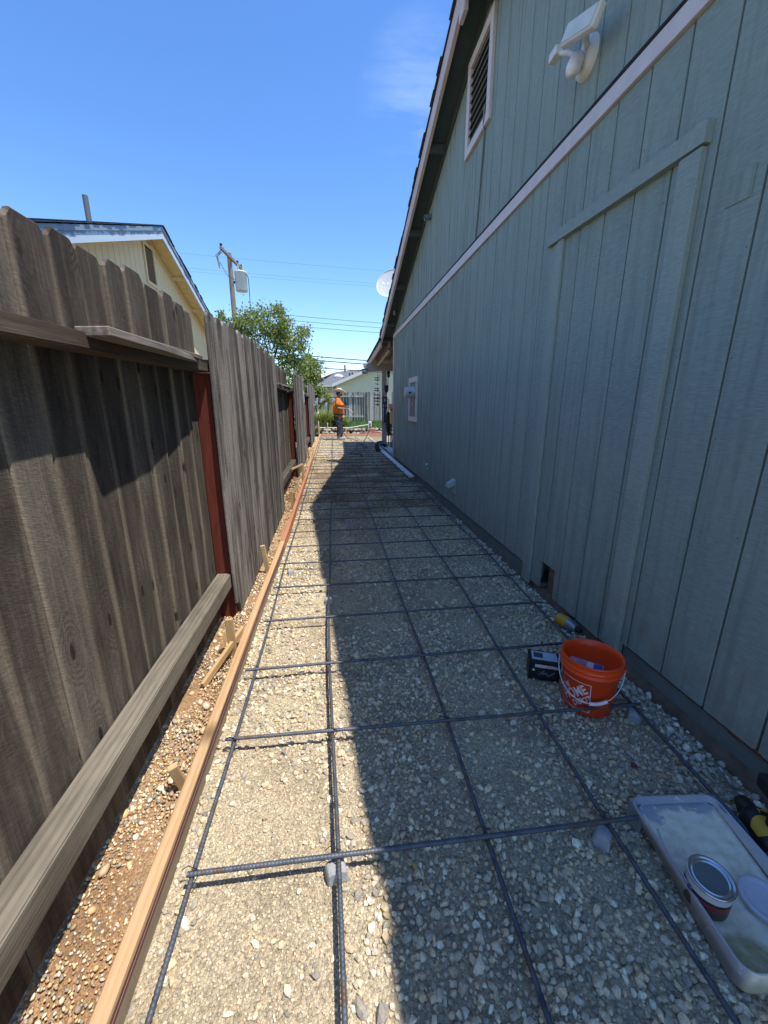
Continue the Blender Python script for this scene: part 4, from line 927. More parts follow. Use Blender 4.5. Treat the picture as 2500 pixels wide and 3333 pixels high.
# paint tray ------------------------------------------------------------------------------------
tr = thing('paint_tray', 'grey blue plastic paint tray crusted with dried cream paint in the near right corner', 'paint tray', (1.045, .672, .03))
Mt = Matrix.Translation((1.045, .672, 0)) @ Matrix.Rotation(R(-5.3), 4, 'Z')
def rr(wd, ln, rad, n=5):
    P = []
    for (cx, cy, a0) in ((wd/2-rad, -ln/2+rad, -90), (wd/2-rad, ln/2-rad, 0)):
        for k in range(n+1):
            a = R(a0+90*k/n); P.append((cx+rad*math.cos(a), cy+rad*math.sin(a)))
    return P                                        # the right half, from the near end to the far end
def rim_z(y): return .089
def floor_z(y):
    t = (y+.2)/.4
    return .030 if t < .22 else .030+.046*min(1, (t-.22)/.78)
def tray_ring(wd, ln, rad, zf):
    h = rr(wd, ln, rad); return [(x, y, zf(y)) for x, y in h], [(-x, y, zf(y)) for x, y in h]
rings = [tray_ring(.272, .410, .030, lambda y: max(.015, floor_z(y)-.014) if y < .12 else .058), tray_ring(.283, .424, .034, rim_z), tray_ring(.281, .422, .033, lambda y: .091),
         tray_ring(.275, .416, .031, lambda y: .0905), tray_ring(.264, .400, .026, lambda y: floor_z(y)+.004), tray_ring(.258, .392, .022, floor_z)]
m = MB(); nr = len(rings[0][0])
for (r0, l0), (r1, l1) in zip(rings[:-1], rings[1:]):
    for q0, q1, flip in ((r0, r1, 0), (l0, l1, 1)):
        for k in range(nr-1):
            f = [q0[k], q0[k+1], q1[k+1], q1[k]]; m.add(f if not flip else f[::-1], [(0, 1, 2, 3)], True, Mt)
    for k in (0, nr-1):
        f = [l0[k], r0[k], r1[k], l1[k]]; m.add(f if k == 0 else f[::-1], [(0, 1, 2, 3)], True, Mt)
r0, l0 = rings[-1]; NX = 14; NYt = 30
def ripple(x, y): return .0030*math.sin(y*150+x*40)*(1 if y > -.12 else .2)+.002*noise.noise(Vector((x*40, y*40, 0)))
ysf = np.linspace(-.196, .196, NYt)
for j in range(NYt-1):
    for i in range(NX):
        def P(i, j):
            y = ysf[j]; hw = float(np.interp(y, [q[1] for q in r0], [q[0] for q in r0])); x = -hw+2*hw*i/NX
            return (x, y, floor_z(y)+(ripple(x, y) if 0 < i < NX and 0 < j < NYt-1 else 0))
        m.add([P(i, j), P(i+1, j), P(i+1, j+1), P(i, j+1)], [(0, 1, 2, 3)], True, Mt)
g = G('tray_plastic_with_paint'); v_ = g.map(g.n('TexCoord', 'Object'), (1, 1, 1), (0, 0, R(5.3)))
sx = g.nt.nodes.new('ShaderNodeSeparateXYZ'); g.put(sx.inputs[0], v_)
ns = g.noise(v_, 22, 5, .65); nf = g.noise(v_, 140, 4)
paint = g.ramp(g.math('ADD', g.math('MULTIPLY', sx.outputs[1], -2.6), g.math('ADD', g.math('MULTIPLY', ns, .55), .62)), [(.42, 0.), (.47, 1.)])
inner = g.ramp(g.math('ABSOLUTE', sx.outputs[0]), [(.124, 1.), (.134, 0.)])
pmask = g.math('MULTIPLY', paint, inner)
spat = g.ramp(g.noise(v_, 60, 3, .6), [(.66, 0.), (.69, 1.)])
pmask = g.math('MAXIMUM', pmask, g.math('MULTIPLY', spat, .8))
cream = g.ramp(g.noise(v_, 30, 6, .65), [(.3, (.70,.58,.40)), (.55, (.90,.78,.58)), (.75, (.94,.84,.66))])
ol = g.math('MULTIPLY', g.ramp(g.n('VectorMath', 'Value', props={'operation': 'LENGTH'}, i0=g.map(v_, (11, 19, 0), (0, 0, R(28)), (-.55, 3.0, 0))), [(.75, 1.), (1.05, 0.)]), g.ramp(ns, [(.3, .5), (.5, 1.)]))
cream = g.mix(ol, cream, g.ramp(nf, [(.3, (.36,.30,.13)), (.7, (.50,.43,.23))]))
c = g.mix(pmask, (.44,.42,.43), cream)
tray_m = g.done(c, g.math('ADD', .3, g.math('MULTIPLY', pmask, .4)), g.bump(g.math('ADD', g.math('MULTIPLY', pmask, .8), g.math('MULTIPLY', ns, .7)), .5, .003))
o = m.build('tray_shell', tray_m, tr, at=(1.045, .672, 0))
bm = bmesh.new(); bm.from_mesh(o.data); bmesh.ops.remove_doubles(bm, verts=bm.verts[:], dist=1e-5); bmesh.ops.recalc_face_normals(bm, faces=bm.faces[:]); bm.to_mesh(o.data); bm.free()
md = o.modifiers.new('t', 'SOLIDIFY'); md.thickness = .002; md.offset = 0
for s_ in (-1, 1):
    MB().prism([(s_*.136-.004, .0), (s_*.136+.004, .0), (s_*.138+.004, .09), (s_*.138-.004, .09)], 'y', .15, .208, Mt).build('leg', plain('tray_grey', (.28,.27,.29), .4), tr)
# quart can
CX, CY, CZ = .952, .640, .048
cn_t = thing('paint_can', 'small metal paint can with dark and red label standing in the paint tray', 'paint can', (CX, CY, CZ))
Mc = Matrix.Translation((CX, CY, CZ)) @ Euler((R(3), R(-2), 0)).to_matrix().to_4x4()
tin = plain('tin_plate', (.55,.56,.58), .22, .95, var=.05)
RC, HC = .0505, .086
MB().lathe([(.001, 0), (RC-.002, 0), (RC, .003), (RC, HC-.006), (RC-.001, HC-.005)], 48, Mc).build('label_wrap', None, cn_t, at=(CX, CY, CZ))
g = G('can_label'); sx = g.nt.nodes.new('ShaderNodeSeparateXYZ'); g.put(sx.inputs[0], g.n('TexCoord', 'Object'))
cl = g.ramp(g.math('ADD', g.math('MULTIPLY', sx.outputs[2], 11.6), g.math('MULTIPLY', g.noise(g.obj(), 30, 2), .02)), [(.0, (.09,.06,.04)), (.30, (.13,.09,.06)), (.36, (.28,.03,.04)), (.50, (.30,.04,.05)), (.53, (.02,.02,.02)), (.64, (.02,.02,.02)), (.66, (.5,.46,.47))], 'CONSTANT')
can_l = g.done(cl, .4)
for c_ in COL.objects:
    if c_.name == 'label_wrap': c_.data.materials.append(can_l)
MB().lathe([(RC+.0005, HC-.006), (RC+.0022, HC-.003), (RC+.0022, HC), (RC-.001, HC+.0012), (RC-.004, HC-.001), (RC-.006, HC-.005), (RC-.009, HC-.001), (RC-.011, HC), (RC-.0125, HC-.0035), (RC-.014, HC-.004)], 64, Mc).build('rim', tin, cn_t)
MB().lathe([(RC-.0141, HC-.004), (.02, HC-.0042), (.0001, HC-.004)], 48, Mc).build('lid', plain('lid_grey', (.17,.185,.185), .42, .35, var=.15), cn_t)
bl = [Mc @ Vector((-RC-.001, .004, HC*.62)), Vector((.896, .668, .112)), Vector((.893, .70, .114)), Vector((.903, .74, .116)), Vector((.917, .775, .116))]
MB().tube(bl, [.0018, .0018, .0018, .0018, .003], 8).build('wire_handle', tin, cn_t); MB().ball(Mc @ Vector((-RC, .004, HC*.62)), .007, 2).build('ear', plain('ear_blue', (.05,.06,.14), .4), cn_t)
ld = thing('lavender_disc', 'pale lavender plastic disc lying in the paint tray beside the can', 'disc', (1.10, .615, .06))
Ml = Matrix.Translation((1.098, .612, .050)) @ Euler((R(6), 0, 0)).to_matrix().to_4x4()
MB().lathe([(.001, 0), (.050, 0), (.054, .003), (.054, .012), (.050, .014), (.042, .0125), (.040, .009), (.036, .008), (.001, .008)], 48, Ml).build('disc', plain('lavender_plastic', (.60,.54,.58), .45, var=.06), ld)

# ================================================================ THE MAN
from math import pi
def skin_mesh(name, verts, edges, radii, root, mat, sub=2):
    me = bpy.data.meshes.new(name); me.from_pydata(verts, edges, []); o = bpy.data.objects.new(name, me); COL.objects.link(o)
    md = o.modifiers.new('s', 'SKIN'); md.use_smooth_shade = True
    for i, r in enumerate(radii):
        sv = me.skin_vertices[0].data[i]; sv.radius = (r, r) if not isinstance(r, tuple) else r; sv.use_root = (i == root)
    o.modifiers.new('u', 'SUBSURF').levels = sub
    bpy.context.view_layer.update()
    m2 = bpy.data.meshes.new_from_object(o.evaluated_get(bpy.context.evaluated_depsgraph_get()))
    bpy.data.objects.remove(o); m2.materials.clear(); m2.materials.append(mat); m2.name = name
    for p in m2.polygons: p.use_smooth = True
    return m2
man = thing('person', 'man in a straw hat, orange T-shirt and dark jeans standing on the far rebar', 'person', (.24, 14.45, .118))
skin = plain('skin', (.33,.16,.10), .6)
V = [(0, 0, .92), (-.01, 0, 1.08), (0, 0, 1.26), (.0, 0, 1.38), (.03, 0, 1.47), (.05, 0, 1.54), (.055, 0, 1.62),
     (0, -.09, .86), (.02, -.10, .48), (-.01, -.11, .09), (.10, -.13, .035),
     (.02, .09, .86), (.07, .10, .48), (.07, .12, .09), (.18, .13, .035),
     (-.01, -.17, 1.375), (-.06, -.23, 1.11), (.15, -.18, 1.085), (.22, -.15, 1.10),
     (-.01, .17, 1.375), (-.02, .22, 1.12), (.19, .13, 1.16), (.26, .09, 1.18)]
E_ = [(0,1),(1,2),(2,3),(3,4),(4,5),(5,6),(0,7),(7,8),(8,9),(9,10),(0,11),(11,12),(12,13),(13,14),(3,15),(15,16),(16,17),(17,18),(3,19),(19,20),(20,21),(21,22)]
RD = [.14, .15, .15, .11, .055, .075, .085, .085, .058, .04, .04, .085, .058, .04, .04, .055, .045, .032, .034, .055, .045, .032, .034]
for hx, hy, hz, base, s_ in ((.22, -.15, 1.10, 18, 1), (.26, .09, 1.18, 22, -1)):
    for k in range(4):
        a = len(V); L = (.045, .052, .049, .038)[k]
        V += [(hx+.03, hy+s_*(-.022+.015*k), hz-.005), (hx+.03+L*.6, hy+s_*(-.02+.015*k), hz-.02), (hx+.03+L*.5, hy+s_*(-.01+.012*k), hz-.045)]
        E_ += [(base, a), (a, a+1), (a+1, a+2)]; RD += [.009, .0085, .008]
    a = len(V); V += [(hx+.005, hy+s_*.03, hz+.015), (hx+.035, hy+s_*.035, hz+.02)]; E_ += [(base, a), (a, a+1)]; RD += [.011, .009]
link('body', skin_mesh('body', V, E_, RD, 0, skin, 1), man)
shirt_m = plain('orange_cotton', (.82,.20,.015), .85, var=.10, scale=12, bump=.3)
TV = [(0.0, 0, .90), (.02, 0, 1.02), (.02, 0, 1.18), (.0, 0, 1.33), (.015, 0, 1.43), (-.005, -.17, 1.385), (-.04, -.225, 1.17), (-.005, .17, 1.385), (-.015, .22, 1.17)]
link('shirt', skin_mesh('shirt', TV, [(0,1),(1,2),(2,3),(3,4),(3,5),(5,6),(3,7),(7,8)], [(.18,.18), .20, .195, .155, .07, .085, .08, .085, .08], 1, shirt_m), man)
jean = G('worn_dark_denim'); v_ = jean.obj(); jean = jean.done(jean.ramp(jean.noise(v_, 9, 5, .65), [(.40, (.025,.03,.042)), (.56, (.06,.07,.095)), (.68, (.30,.35,.40))]), .9)
JV = [(0, 0, .93), (0, -.085, .84), (.02, -.10, .48), (-.01, -.11, .10), (.02, .085, .84), (.07, .10, .48), (.07, .12, .10)]
link('trousers', skin_mesh('trousers', JV, [(0,1),(1,2),(2,3),(0,4),(4,5),(5,6)], [.165, .125, .095, .085, .125, .095, .085], 0, jean), man)
boot_m = plain('dusty_boot', (.34,.33,.31), .85)
for x, y in ((-.01, -.115), (.07, .125)):
    m = MB().ball((x+.05, y, .05), .05, 2, sc_=(2.6, .95, .95)); m.tube([(x, y, .06), (x-.005, y, .17)], [.055, .058], 12)
    m.v = [(a+.24, b+14.45, max(c, .002)+.118) for a, b, c in m.v]; m.build('boot', boot_m, man)
hat_m = plain('straw_hat', (.66,.56,.44), .85, var=.1, scale=30)
Mh = Matrix.Translation((.24+.05, 14.45, .118+1.655)) @ Euler((0, R(6), 0)).to_matrix().to_4x4()
hm = MB(); hm.lathe([(.001, .125), (.05, .122), (.082, .10), (.095, .0), (.10, -.006), (.17, .002), (.225, .012), (.226, -.004), (.16, -.016), (.09, -.012)], 32, None)
hm.v = [tuple(Mh @ Vector((a*1.12, b*.9, c+1.5*(b*b)*(1 if abs(b) > .1 else 0)-.15*a*a*(1 if abs(a) > .12 else 0)))) for a, b, c in hm.v]; hm.build('hat', hat_m, man)
hair_m = plain('black_hair', (.012,.01,.009), .7)
m = MB().ball((.24+.02, 14.45, .118+1.60), .088, 2, sc_=(.85, .95, .9)); m.build('hair', hair_m, man)
m = MB().ball((.24+.125, 14.45, .118+1.545), .035, 2, sc_=(.7, 1.1, 1.2)); m.build('beard', hair_m, man)
m = MB().prism([(0, 0), (.03, .0), (0, .05)], 'y', -.012, .012, Matrix.Translation((.24+.135, 14.45, .118+1.585))); m.build('nose', skin, man)
for s_ in (-1, 1):
    MB().ball((.24+.12, 14.45+s_*.035, .118+1.625), .010, 1).build('eye', hair_m, man)
    MB().ball((.24+.04, 14.45+s_*.088, .118+1.60), .025, 1, sc_=(.8, .3, 1.2)).build('ear', skin, man)
MB().box((.24+.125, 14.45-.03, .118+1.512), (.24+.142, 14.45+.03, .118+1.520)).build('mouth', skin, man)
MB().lathe([(.158, .93), (.16, .955), (.156, .97)], 24, Matrix.Translation((.24, 14.45, .118))).build('belt', black_p, man)
tw = MB().tube([(.47, 14.35, 1.27), (.56, 14.33, 1.22)], .016, 8)
tl_ = thing('tying_tool', 'dark handled tool with a pale tip held in the man\'s hands', 'tool', (.5, 14.34, 1.25))
tw.build('handle', black_p, tl_); MB().tube([(.56, 14.33, 1.22), (.76, 14.30, 1.08)], .009, 8).build('tip', plain('pale_steel', (.7,.68,.6), .4), tl_)
MB().box((.50, 14.42, 1.30), (.535, 14.44, 1.42), bev=.004).build('phone_like_grip', black_p, tl_)
# cord by his feet
def smooth(pts, n=6):
    P = [Vector(p) for p in pts]; out = []
    for i in range(len(P)-1):
        a, b, c, d = P[max(i-1, 0)], P[i], P[i+1], P[min(i+2, len(P)-1)]
        for k in range(n):
            t = k/n; out.append(.5*((2*b)+(c-a)*t+(2*a-5*b+4*c-d)*t*t+(3*b-a-3*c+d)*t**3))
    return out+[P[-1]]
cz_ = .135
cordp = smooth([(.42, 14.40, 1.05), (.36, 14.2, .80), (.40, 14.5, .45), (.52, 14.6, .20), (.72, 13.9, cz_+.05), (.80, 13.0, cz_+.03), (.74, 12.0, cz_), (.60, 11.0, cz_), (.45, 10.3, cz_-.02), (.66, 10.2, cz_-.02), (.72, 9.7, cz_-.02), (.70, 10.4, cz_), (.66, 11.6, cz_), (.86, 12.4, cz_+.02), (1.02, 12.0, cz_), (.98, 11.5, cz_), (.9, 11.9, cz_), (1.02, 13.2, cz_+.02), (1.22, 14.6, cz_+.03), (1.42, 15.9, .26), (1.55, 16.4, .40), (1.62, 16.9, .3)], 6)
tag(MB().tube(cordp, .011, 6).build('extension_cord', black_p, None, at=(.8, 12, .13)), 'black extension cord looping over the far rebar from the man', 'cord')

# ================================================================ BACK YARD
pipe_m = plain('cream_pvc', (.72,.70,.58), .5)
ir = thing('irrigation_pipe', 'white plastic irrigation pipe frame behind the far form board', 'pipe', (.3, 16.4, .2))
MB().tube([(-.52, 16.3, .16), (-.52, 16.3, .72)], .016, 8).build('riser', pipe_m, ir); MB().ball((-.52, 16.3, 1.02), .035, 1, sc_=(1, 1, 1.6)).build('sprinkler_head', pipe_m, ir)
MB().tube([(-.52, 16.3, .72), (-.52, 16.3, 1.0)], .008, 6).build('rod', dark_iron, ir)
MB().tube([(-.52, 16.3, .455), (.7, 16.35, .44), (1.48, 16.5, .55)], .017, 8).build('pipe', pipe_m, ir)
MB().tube([(-.17, 16.28, .15), (-.17, 16.28, .60)], .013, 8).build('riser', pipe_m, ir); MB().tube([(-.17, 16.28, .58), (-.17, 16.28, .64)], .024, 8).build('sprinkler_head', pipe_m, ir)
MB().tube([(1.48, 16.5, .55), (1.50, 16.5, .25)], .014, 8).build('riser', pipe_m, ir)
rk = [(.36,.30,.22), (.44,.38,.29), (.26,.22,.17), (.42,.25,.17)]
rock_mats = [plain('border_rock_%s' % 'abcd'[i], c, .95, var=.25, scale=8, bump=.8) for i, c in enumerate(rk)]
for k in range(44):
    row = k // 22; x = -.75+.18*(k % 22)+.09*row+random.uniform(-.03, .03); y = 16.60+.12*row+random.uniform(-.03, .03); s_ = random.uniform(.085, .12)
    v, f = rocks('crushed', 1, 2)[0]; v = v*np.array([s_*1.25, s_*.8, s_*.75])
    m = MB().add([tuple(q) for q in v], [tuple(t) for t in f], True)
    lab = ['tan rock in the lower row of the stone border before the lawn', 'tan rock in the upper row of the stone border along the lawn edge'][row]
    tag(link('border_rock', m.mesh('border_rock', rock_mats[k % 3]), None, (x, y, .17+.13*row+s_*.3), (0, 0, k)), lab, 'rock', ['lower row of rocks edging the lawn', 'upper row of rocks edging the lawn'][row])
bm_ = wood('red_border_block', (.28,.10,.06), (.40,.17,.11), (.5,.26,.18), axis='X', knots=False)
for k, (x, y, z, s_) in enumerate(((1.45, 16.3, .21, .16), (1.80, 16.33, .22, .17), (1.62, 16.34, .34, .13))):
    lab = ['left red brick block in the pile beside the pipe frame', 'right red brick block in the pile beside the pipe frame', 'red brick block on top of the pile beside the pipe frame'][k]
    tag(MB().box((x-s_, y-.08, z-.065), (x+s_, y+.08, z+.065), bev=.015).build('brick_block', bm_, None, at=(x, y, z)), lab, 'brick')
# agapanthus
leaf_m = G('strap_leaf'); v_ = leaf_m.obj(); leaf_m = leaf_m.done(leaf_m.ramp(leaf_m.noise(v_, 12, 3), [(.3, (.16,.23,.04)), (.5, (.30,.37,.08)), (.7, (.46,.47,.15))]), .6)
lil = plain('lilac_petals', (.50,.45,.62), .8, var=.2)
def strap_plant(cx, cy, cz0, rad, h, n, label, flowers, seed, leafmat=leaf_m, name='agapanthus'):
    rd = random.Random(seed); t = thing(name, label, 'plant', (cx, cy, cz0)); m = MB()
    for k in range(n):
        a = rd.uniform(0, 2*pi); l = h*rd.uniform(.6, 1.1); lean = rd.uniform(.2, 1.)*rad; x0, y0 = cx+rd.uniform(-.55, .55)*rad, cy+rd.uniform(-.4, .4)*rad
        wd = rd.uniform(.016, .03); px, py = -math.sin(a)*wd, math.cos(a)*wd; vs = []
        for q in range(5):
            u = q/4; x = x0+math.cos(a)*lean*u*u; y = y0+math.sin(a)*lean*u*u; z = cz0+l*(u*1.05-.5*u**3*lean/rad); k_ = (1-u*.85)
            vs += [(x-px*k_, y-py*k_, z), (x+px*k_, y+py*k_, z)]
        m.add(vs, [(2*q, 2*q+1, 2*q+3, 2*q+2) for q in range(4)], True)
    o = m.build('leaves', leafmat, t, at=(cx, cy, cz0)); o['kind'] = 'stuff'
    for k in range(flowers):
        x = cx+rd.uniform(-1.05, 1.05)*rad; y = cy+rd.uniform(-.7, .7)*rad; z = cz0+h*rd.uniform(1.0, 1.45)
        MB().tube([(x*.6+cx*.4, y*.6+cy*.4, cz0+.1), (x, y, z)], .006, 5).build('stem', leafmat, t)
        f = MB()
        for q in range(26):
            d = Vector((rd.gauss(0, 1), rd.gauss(0, 1), rd.gauss(.3, 1))).normalized(); p = Vector((x, y, z))+d*.05; e = d.orthogonal().normalized()*.009; e2 = d.cross(e)
            f.add([p-e-e2, p+e-e2, p+d*.02+e+e2, p-e+e2], [(0, 1, 2, 3)])
        f.build('flower_head', lil, t, at=(x, y, z))
strap_plant(-.25, 17.2, .37, .60, .85, 700, 'lilac agapanthus clump with strappy leaves behind the man', 22, 3)
strap_plant(.42, 17.4, .37, .40, .55, 300, 'smaller leafy clump right behind the man', 0, 4)
dry = plain('dry_grass', (.33,.27,.13), .9, var=.3, scale=20)
strap_plant(-.62, 16.6, .15, .22, .42, 160, 'dry straw coloured grass tuft at the foot of the left fence', 0, 5, dry, 'grass_tuft')
pt = thing('plant_pot', 'black plastic nursery pot behind the man', 'pot', (.25, 16.85, .2))
MB().lathe([(.001, 0), (.13, 0), (.19, .34), (.20, .34), (.20, .38), (.185, .38), (.17, .33), (.001, .32)], 24, Matrix.Translation((.22, 16.86, .34))).build('pot', black_p, pt)
bx = thing('valve_box', 'small white utility box with a black mark on the lawn edge', 'box', (1.62, 17.4, .3))
MB().box((1.56, 17.35, .40), (1.70, 17.42, .66), bev=.01).build('case', white_p, bx, at=(1.6, 17.4, .5)); MB().box((1.60, 17.343, .46), (1.655, 17.349, .56)).build('mark', dark_iron, bx)
MB().tube([(1.63, 17.39, .15), (1.63, 17.39, .41)], .025, 8).build('leg', grey_metal, bx)
# grass blades on the lawn, one mass
N = 9000; gx = rng.uniform(-1, 4.2, N); gy = rng.uniform(16.8, 23.5, N); gh = rng.uniform(.04, .12, N); ga = rng.uniform(0, 2*np.pi, N)
zz = .37+.004*(gy-16.8); ww = .014
Vg = np.stack([np.stack([gx-np.cos(ga)*ww, gy-np.sin(ga)*ww, zz], 1), np.stack([gx+np.cos(ga)*ww, gy+np.sin(ga)*ww, zz], 1), np.stack([gx+rng.normal(0, .03, N), gy+rng.normal(0, .03, N), zz+gh], 1)], 1).reshape(-1, 3)
me = bpy.data.meshes.new('grass'); me.from_pydata(Vg.tolist(), [], np.arange(3*N).reshape(-1, 3).tolist()); me.materials.append(plain('grass_blade', (.10,.17,.03), .8, var=.35, scale=2))
tag(link('grass', me), kind='stuff')
# back fence ------------------------------------------------------------------------------------
bf = thing('back_fence', 'silvery dog-eared board fence across the far end of the yard', 'fence', (1, 24, .35))
dog = []
for i in range(4):
    m = MB().prism([(-.068, 0), (.068, 0), (.068, 1.64), (.048, 1.70), (-.048, 1.70), (-.068, 1.64)], 'y', -.009, .009); dog.append(m.mesh('board', fence_far))
dog_o = MB().prism([(-.068, 0), (.068, 0), (.068, 1.64), (.048, 1.70), (-.048, 1.70), (-.068, 1.64)], 'y', -.009, .009).mesh('board', new_w)
ff2 = wood('greyed_fence_wood', (.05,.045,.04), (.14,.125,.11), (.36,.33,.29), grain=.4, knots=False)
dog2 = dog[0].copy(); dog2.materials.clear(); dog2.materials.append(ff2)
k = 0; x = -2.6
while x < 7.5:
    back = x < 1.95; orange = abs(x+.02) < .075
    o = link('board', dog_o if orange else (dog2 if random.random() < .38 else dog[k % 4]), bf, (x-1, (.07 if back else -.07), .0+random.uniform(-.02, .02)), (0, 0, random.uniform(-.02, .02)))
    if orange: o['label'] = 'new orange board among the weathered ones'
    x += .155; k += 1
for z in (.28, 1.42): MB().box((-2.6, 23.97, .35+z), (1.95, 24.05, .35+z+.09)).build('rail', fence_far, bf, at=(0, 24, .35+z))
for px in (-2.6, -.1, 1.95, 4.4): MB().box((px-.045, 23.95, .2), (px+.045, 24.04, 1.95)).build('post', fence_far, bf, at=(px, 24, 1))
# green house behind ----------------------------------------------------------------------------
gh_t = thing('green_house', 'pale green house with grey shingle roof behind the back fence', 'house', (3, 36, 0))
stucco = plain('pale_green_stucco', (.52,.53,.36), .9, var=.05, scale=2, bump=.3); gutter = plain('cream_gutter', (.62,.60,.52), .6)
g = G('grey_roof'); v_ = g.obj(); roofg = g.done(g.ramp(g.math('ADD', g.math('MULTIPLY', g.noise(v_, 30, 4), .6), g.math('MULTIPLY', g.noise(v_, 2, 3), .4)), [(.35, (.10,.10,.105)), (.65, (.18,.175,.18))]), .95)
YW, YM = 34., 36.2
MB().prism([(.45, 0), (9.2, 0), (9.2, 2.9), (4.75, 4.75), (.45, 2.95)], 'y', YW, YW+9).build('wall', stucco, gh_t, at=(4, 38, 1))
MB().box((-4.5, YM, 0), (.449, YM+7, 2.95)).build('wall', stucco, gh_t, at=(-1, 38, 1))
MB().add([(-1.2, YM-.5, 2.95), (.75, YM-.5, 2.95), (3., YM+3.6, 4.60), (.6, YM+3.6, 4.35), (9, YM+3.6, 5.1), (9, YM+9, 3), (-4, YM+9, 3)], [(0, 1, 2, 3), (2, 4, 5, 6, 3)]).build('roof', roofg, gh_t)
MB().prism([(.15, 2.86), (4.75, 4.77), (4.75, 4.93), (.15, 3.02)], 'y', YW-.40, YW+8).build('roof', roofg, gh_t, at=(2, 36, 3))
MB().prism([(9.5, 2.75), (9.5, 2.91), (4.751, 4.93), (4.751, 4.77)], 'y', YW-.40, YW+8).build('roof', roofg, gh_t, at=(7, 36, 3))
MB().prism([(.12, 2.72), (4.74, 4.63), (4.74, 4.90), (.12, 2.99)], 'y', YW-.45, YW-.41).build('fascia', gutter, gh_t, at=(2, 33, 3))
MB().prism([(9.53, 2.6), (9.53, 2.87), (4.742, 4.90), (4.742, 4.63)], 'y', YW-.45, YW-.41).build('fascia', gutter, gh_t, at=(7, 33, 3))
MB().box((-1.3, YM-.60, 2.83), (.40, YM-.5, 2.95)).build('gutter', gutter, gh_t, at=(0, 35, 2.9))
MB().tube([(.15, YM-.45, 2.84), (.2, YM-.35, 2.6), (.38, YM-.2, 2.45), (.40, YM-.15, .2)], .05, 8).build('downspout', gutter, gh_t)
wf = MB().box((2.05, YW-.05, 1.3), (2.75, YW-.01, 2.20)).build('window', gutter, gh_t, at=(2.4, YW, 1.7)); MB().box((2.14, YW-.056, 1.35), (2.66, YW-.051, 2.12)).build('pane', plain('green_blind', (.33,.38,.30), .3), wf)
MB().ball((.75, YM+1.6, 3.78), .45, 2, sc_=(1, .8, .55)).build('skylight', white_p, gh_t, at=(.75, YM+1.6, 3.78))
for x_, y_, z_ in ((1.15, YM+.7, 3.55), (1.75, YM+1.7, 4.0), (2.0, YM+1.8, 4.05)): MB().tube([(x_, y_, z_-.2), (x_, y_, z_+.12)], .06, 8).build('vent_pipe', dark_iron, gh_t, at=(x_, y_, z_))
MB().tube([(1.4, YM+3.4, 4.3), (1.4, YM+3.4, 4.95)], .07, 8).build('flue', dark_iron, gh_t)
yh = thing('yellow_house', 'yellow house with pale roof edge glimpsed right of the patio post', 'house', (7, 46, 0))
MB().box((5.0, 44, 0), (9, 50, 2.9)).build('wall', plain('yellow_stucco', (.62,.42,.14), .9), yh, at=(7, 46, 1))
MB().prism([(4.6, 2.9), (9.4, 2.9), (7, 3.9)], 'y', 43.4, 50.4).build('roof', roofg, yh, at=(7, 46, 3))
# palm --------------------------------------------------------------------------------------------
pm = thing('palm_tree', 'fan palm standing behind the green house', 'palm', (-1.1, 45, 0))
MB().tube([(-1.1, 45, -.1), (-1.12, 45, 2.5), (-1.08, 45, 5.0)], [.22, .2, .17], 10).build('trunk', plain('palm_trunk', (.16,.12,.08), .95), pm)
m = MB()
for k in range(46):
    a = random.uniform(0, 2*pi); el = random.uniform(-.5, 1.3); d = Vector((math.cos(a)*math.cos(el), math.sin(a)*math.cos(el), math.sin(el)))
    c = Vector((-1.08, 45, 5.05))+d*.62; s_ = d.cross(Vector((0, 0, 1))).normalized(); u_ = s_.cross(d)
    for q in range(9):
        b = (q-4)*.32; e = (d*math.cos(b)+s_*math.sin(b)); p1 = c+e*.62-Vector((0, 0, .08)); n_ = e.cross(u_).normalized()*.035
        m.add([c-n_*.4, c+n_*.4, p1+n_*.1, p1-n_*.1], [(0, 1, 2, 3)])
m.build('crown', plain('palm_leaf', (.11,.13,.045), .7, var=.4, scale=3), pm)

# ================================================================ LEFT SIDE BEYOND THE FENCE
nh = thing('neighbor_house', 'cream yellow house with peeling blue fascia behind the left fence', 'house', (-3.6, 9.8, 0))
cream_w = plain('cream_siding', (.78,.585,.32), .75, var=.06, scale=20, bump=.2)
NX_, NF = -3.62, -3.30; YA = 9.78; ZA = 4.63; NP = .365
def nz(y): return ZA-NP*abs(y-YA)
k = 0; y = 4.2
m_groove = plain('cream_groove', (.34,.27,.13), .9)
while y < 15.3:
    a, b = y+.006, y+.197; ta, tb = nz(a), nz(b)
    poly = [(a, 0), (b, 0), (b, tb), (a, ta)] if not a < YA < b else [(a, 0), (b, 0), (b, tb), (YA, ZA), (a, ta)]
    MB().prism(poly, 'x', NX_-.02, NX_).build('siding_plank', cream_w, nh, at=(NX_, (a+b)/2, 0)); y += .203
MB().prism([(4.2, -.1), (15.3, -.1), (15.3, nz(15.3)), (YA, ZA), (4.2, nz(4.2))], 'x', NX_-7, NX_-.021).build('wall', m_groove, nh, at=(NX_-3, 10, 1))
g = G('peeling_blue_paint'); v_ = g.obj(); sx = g.nt.nodes.new('ShaderNodeSeparateXYZ'); g.put(sx.inputs[0], v_)
pe = g.ramp(g.math('ADD', g.noise(g.map(v_, (1, .6, 1)), 7, 6, .7), g.math('MULTIPLY', g.n('Attribute', 2, props={'attribute_name': 'h'}), -.55)), [(.22, 0.), (.25, 1.)])
peel = g.done(g.mix(pe, (.20,.27,.33), (.48,.56,.62)), .7)
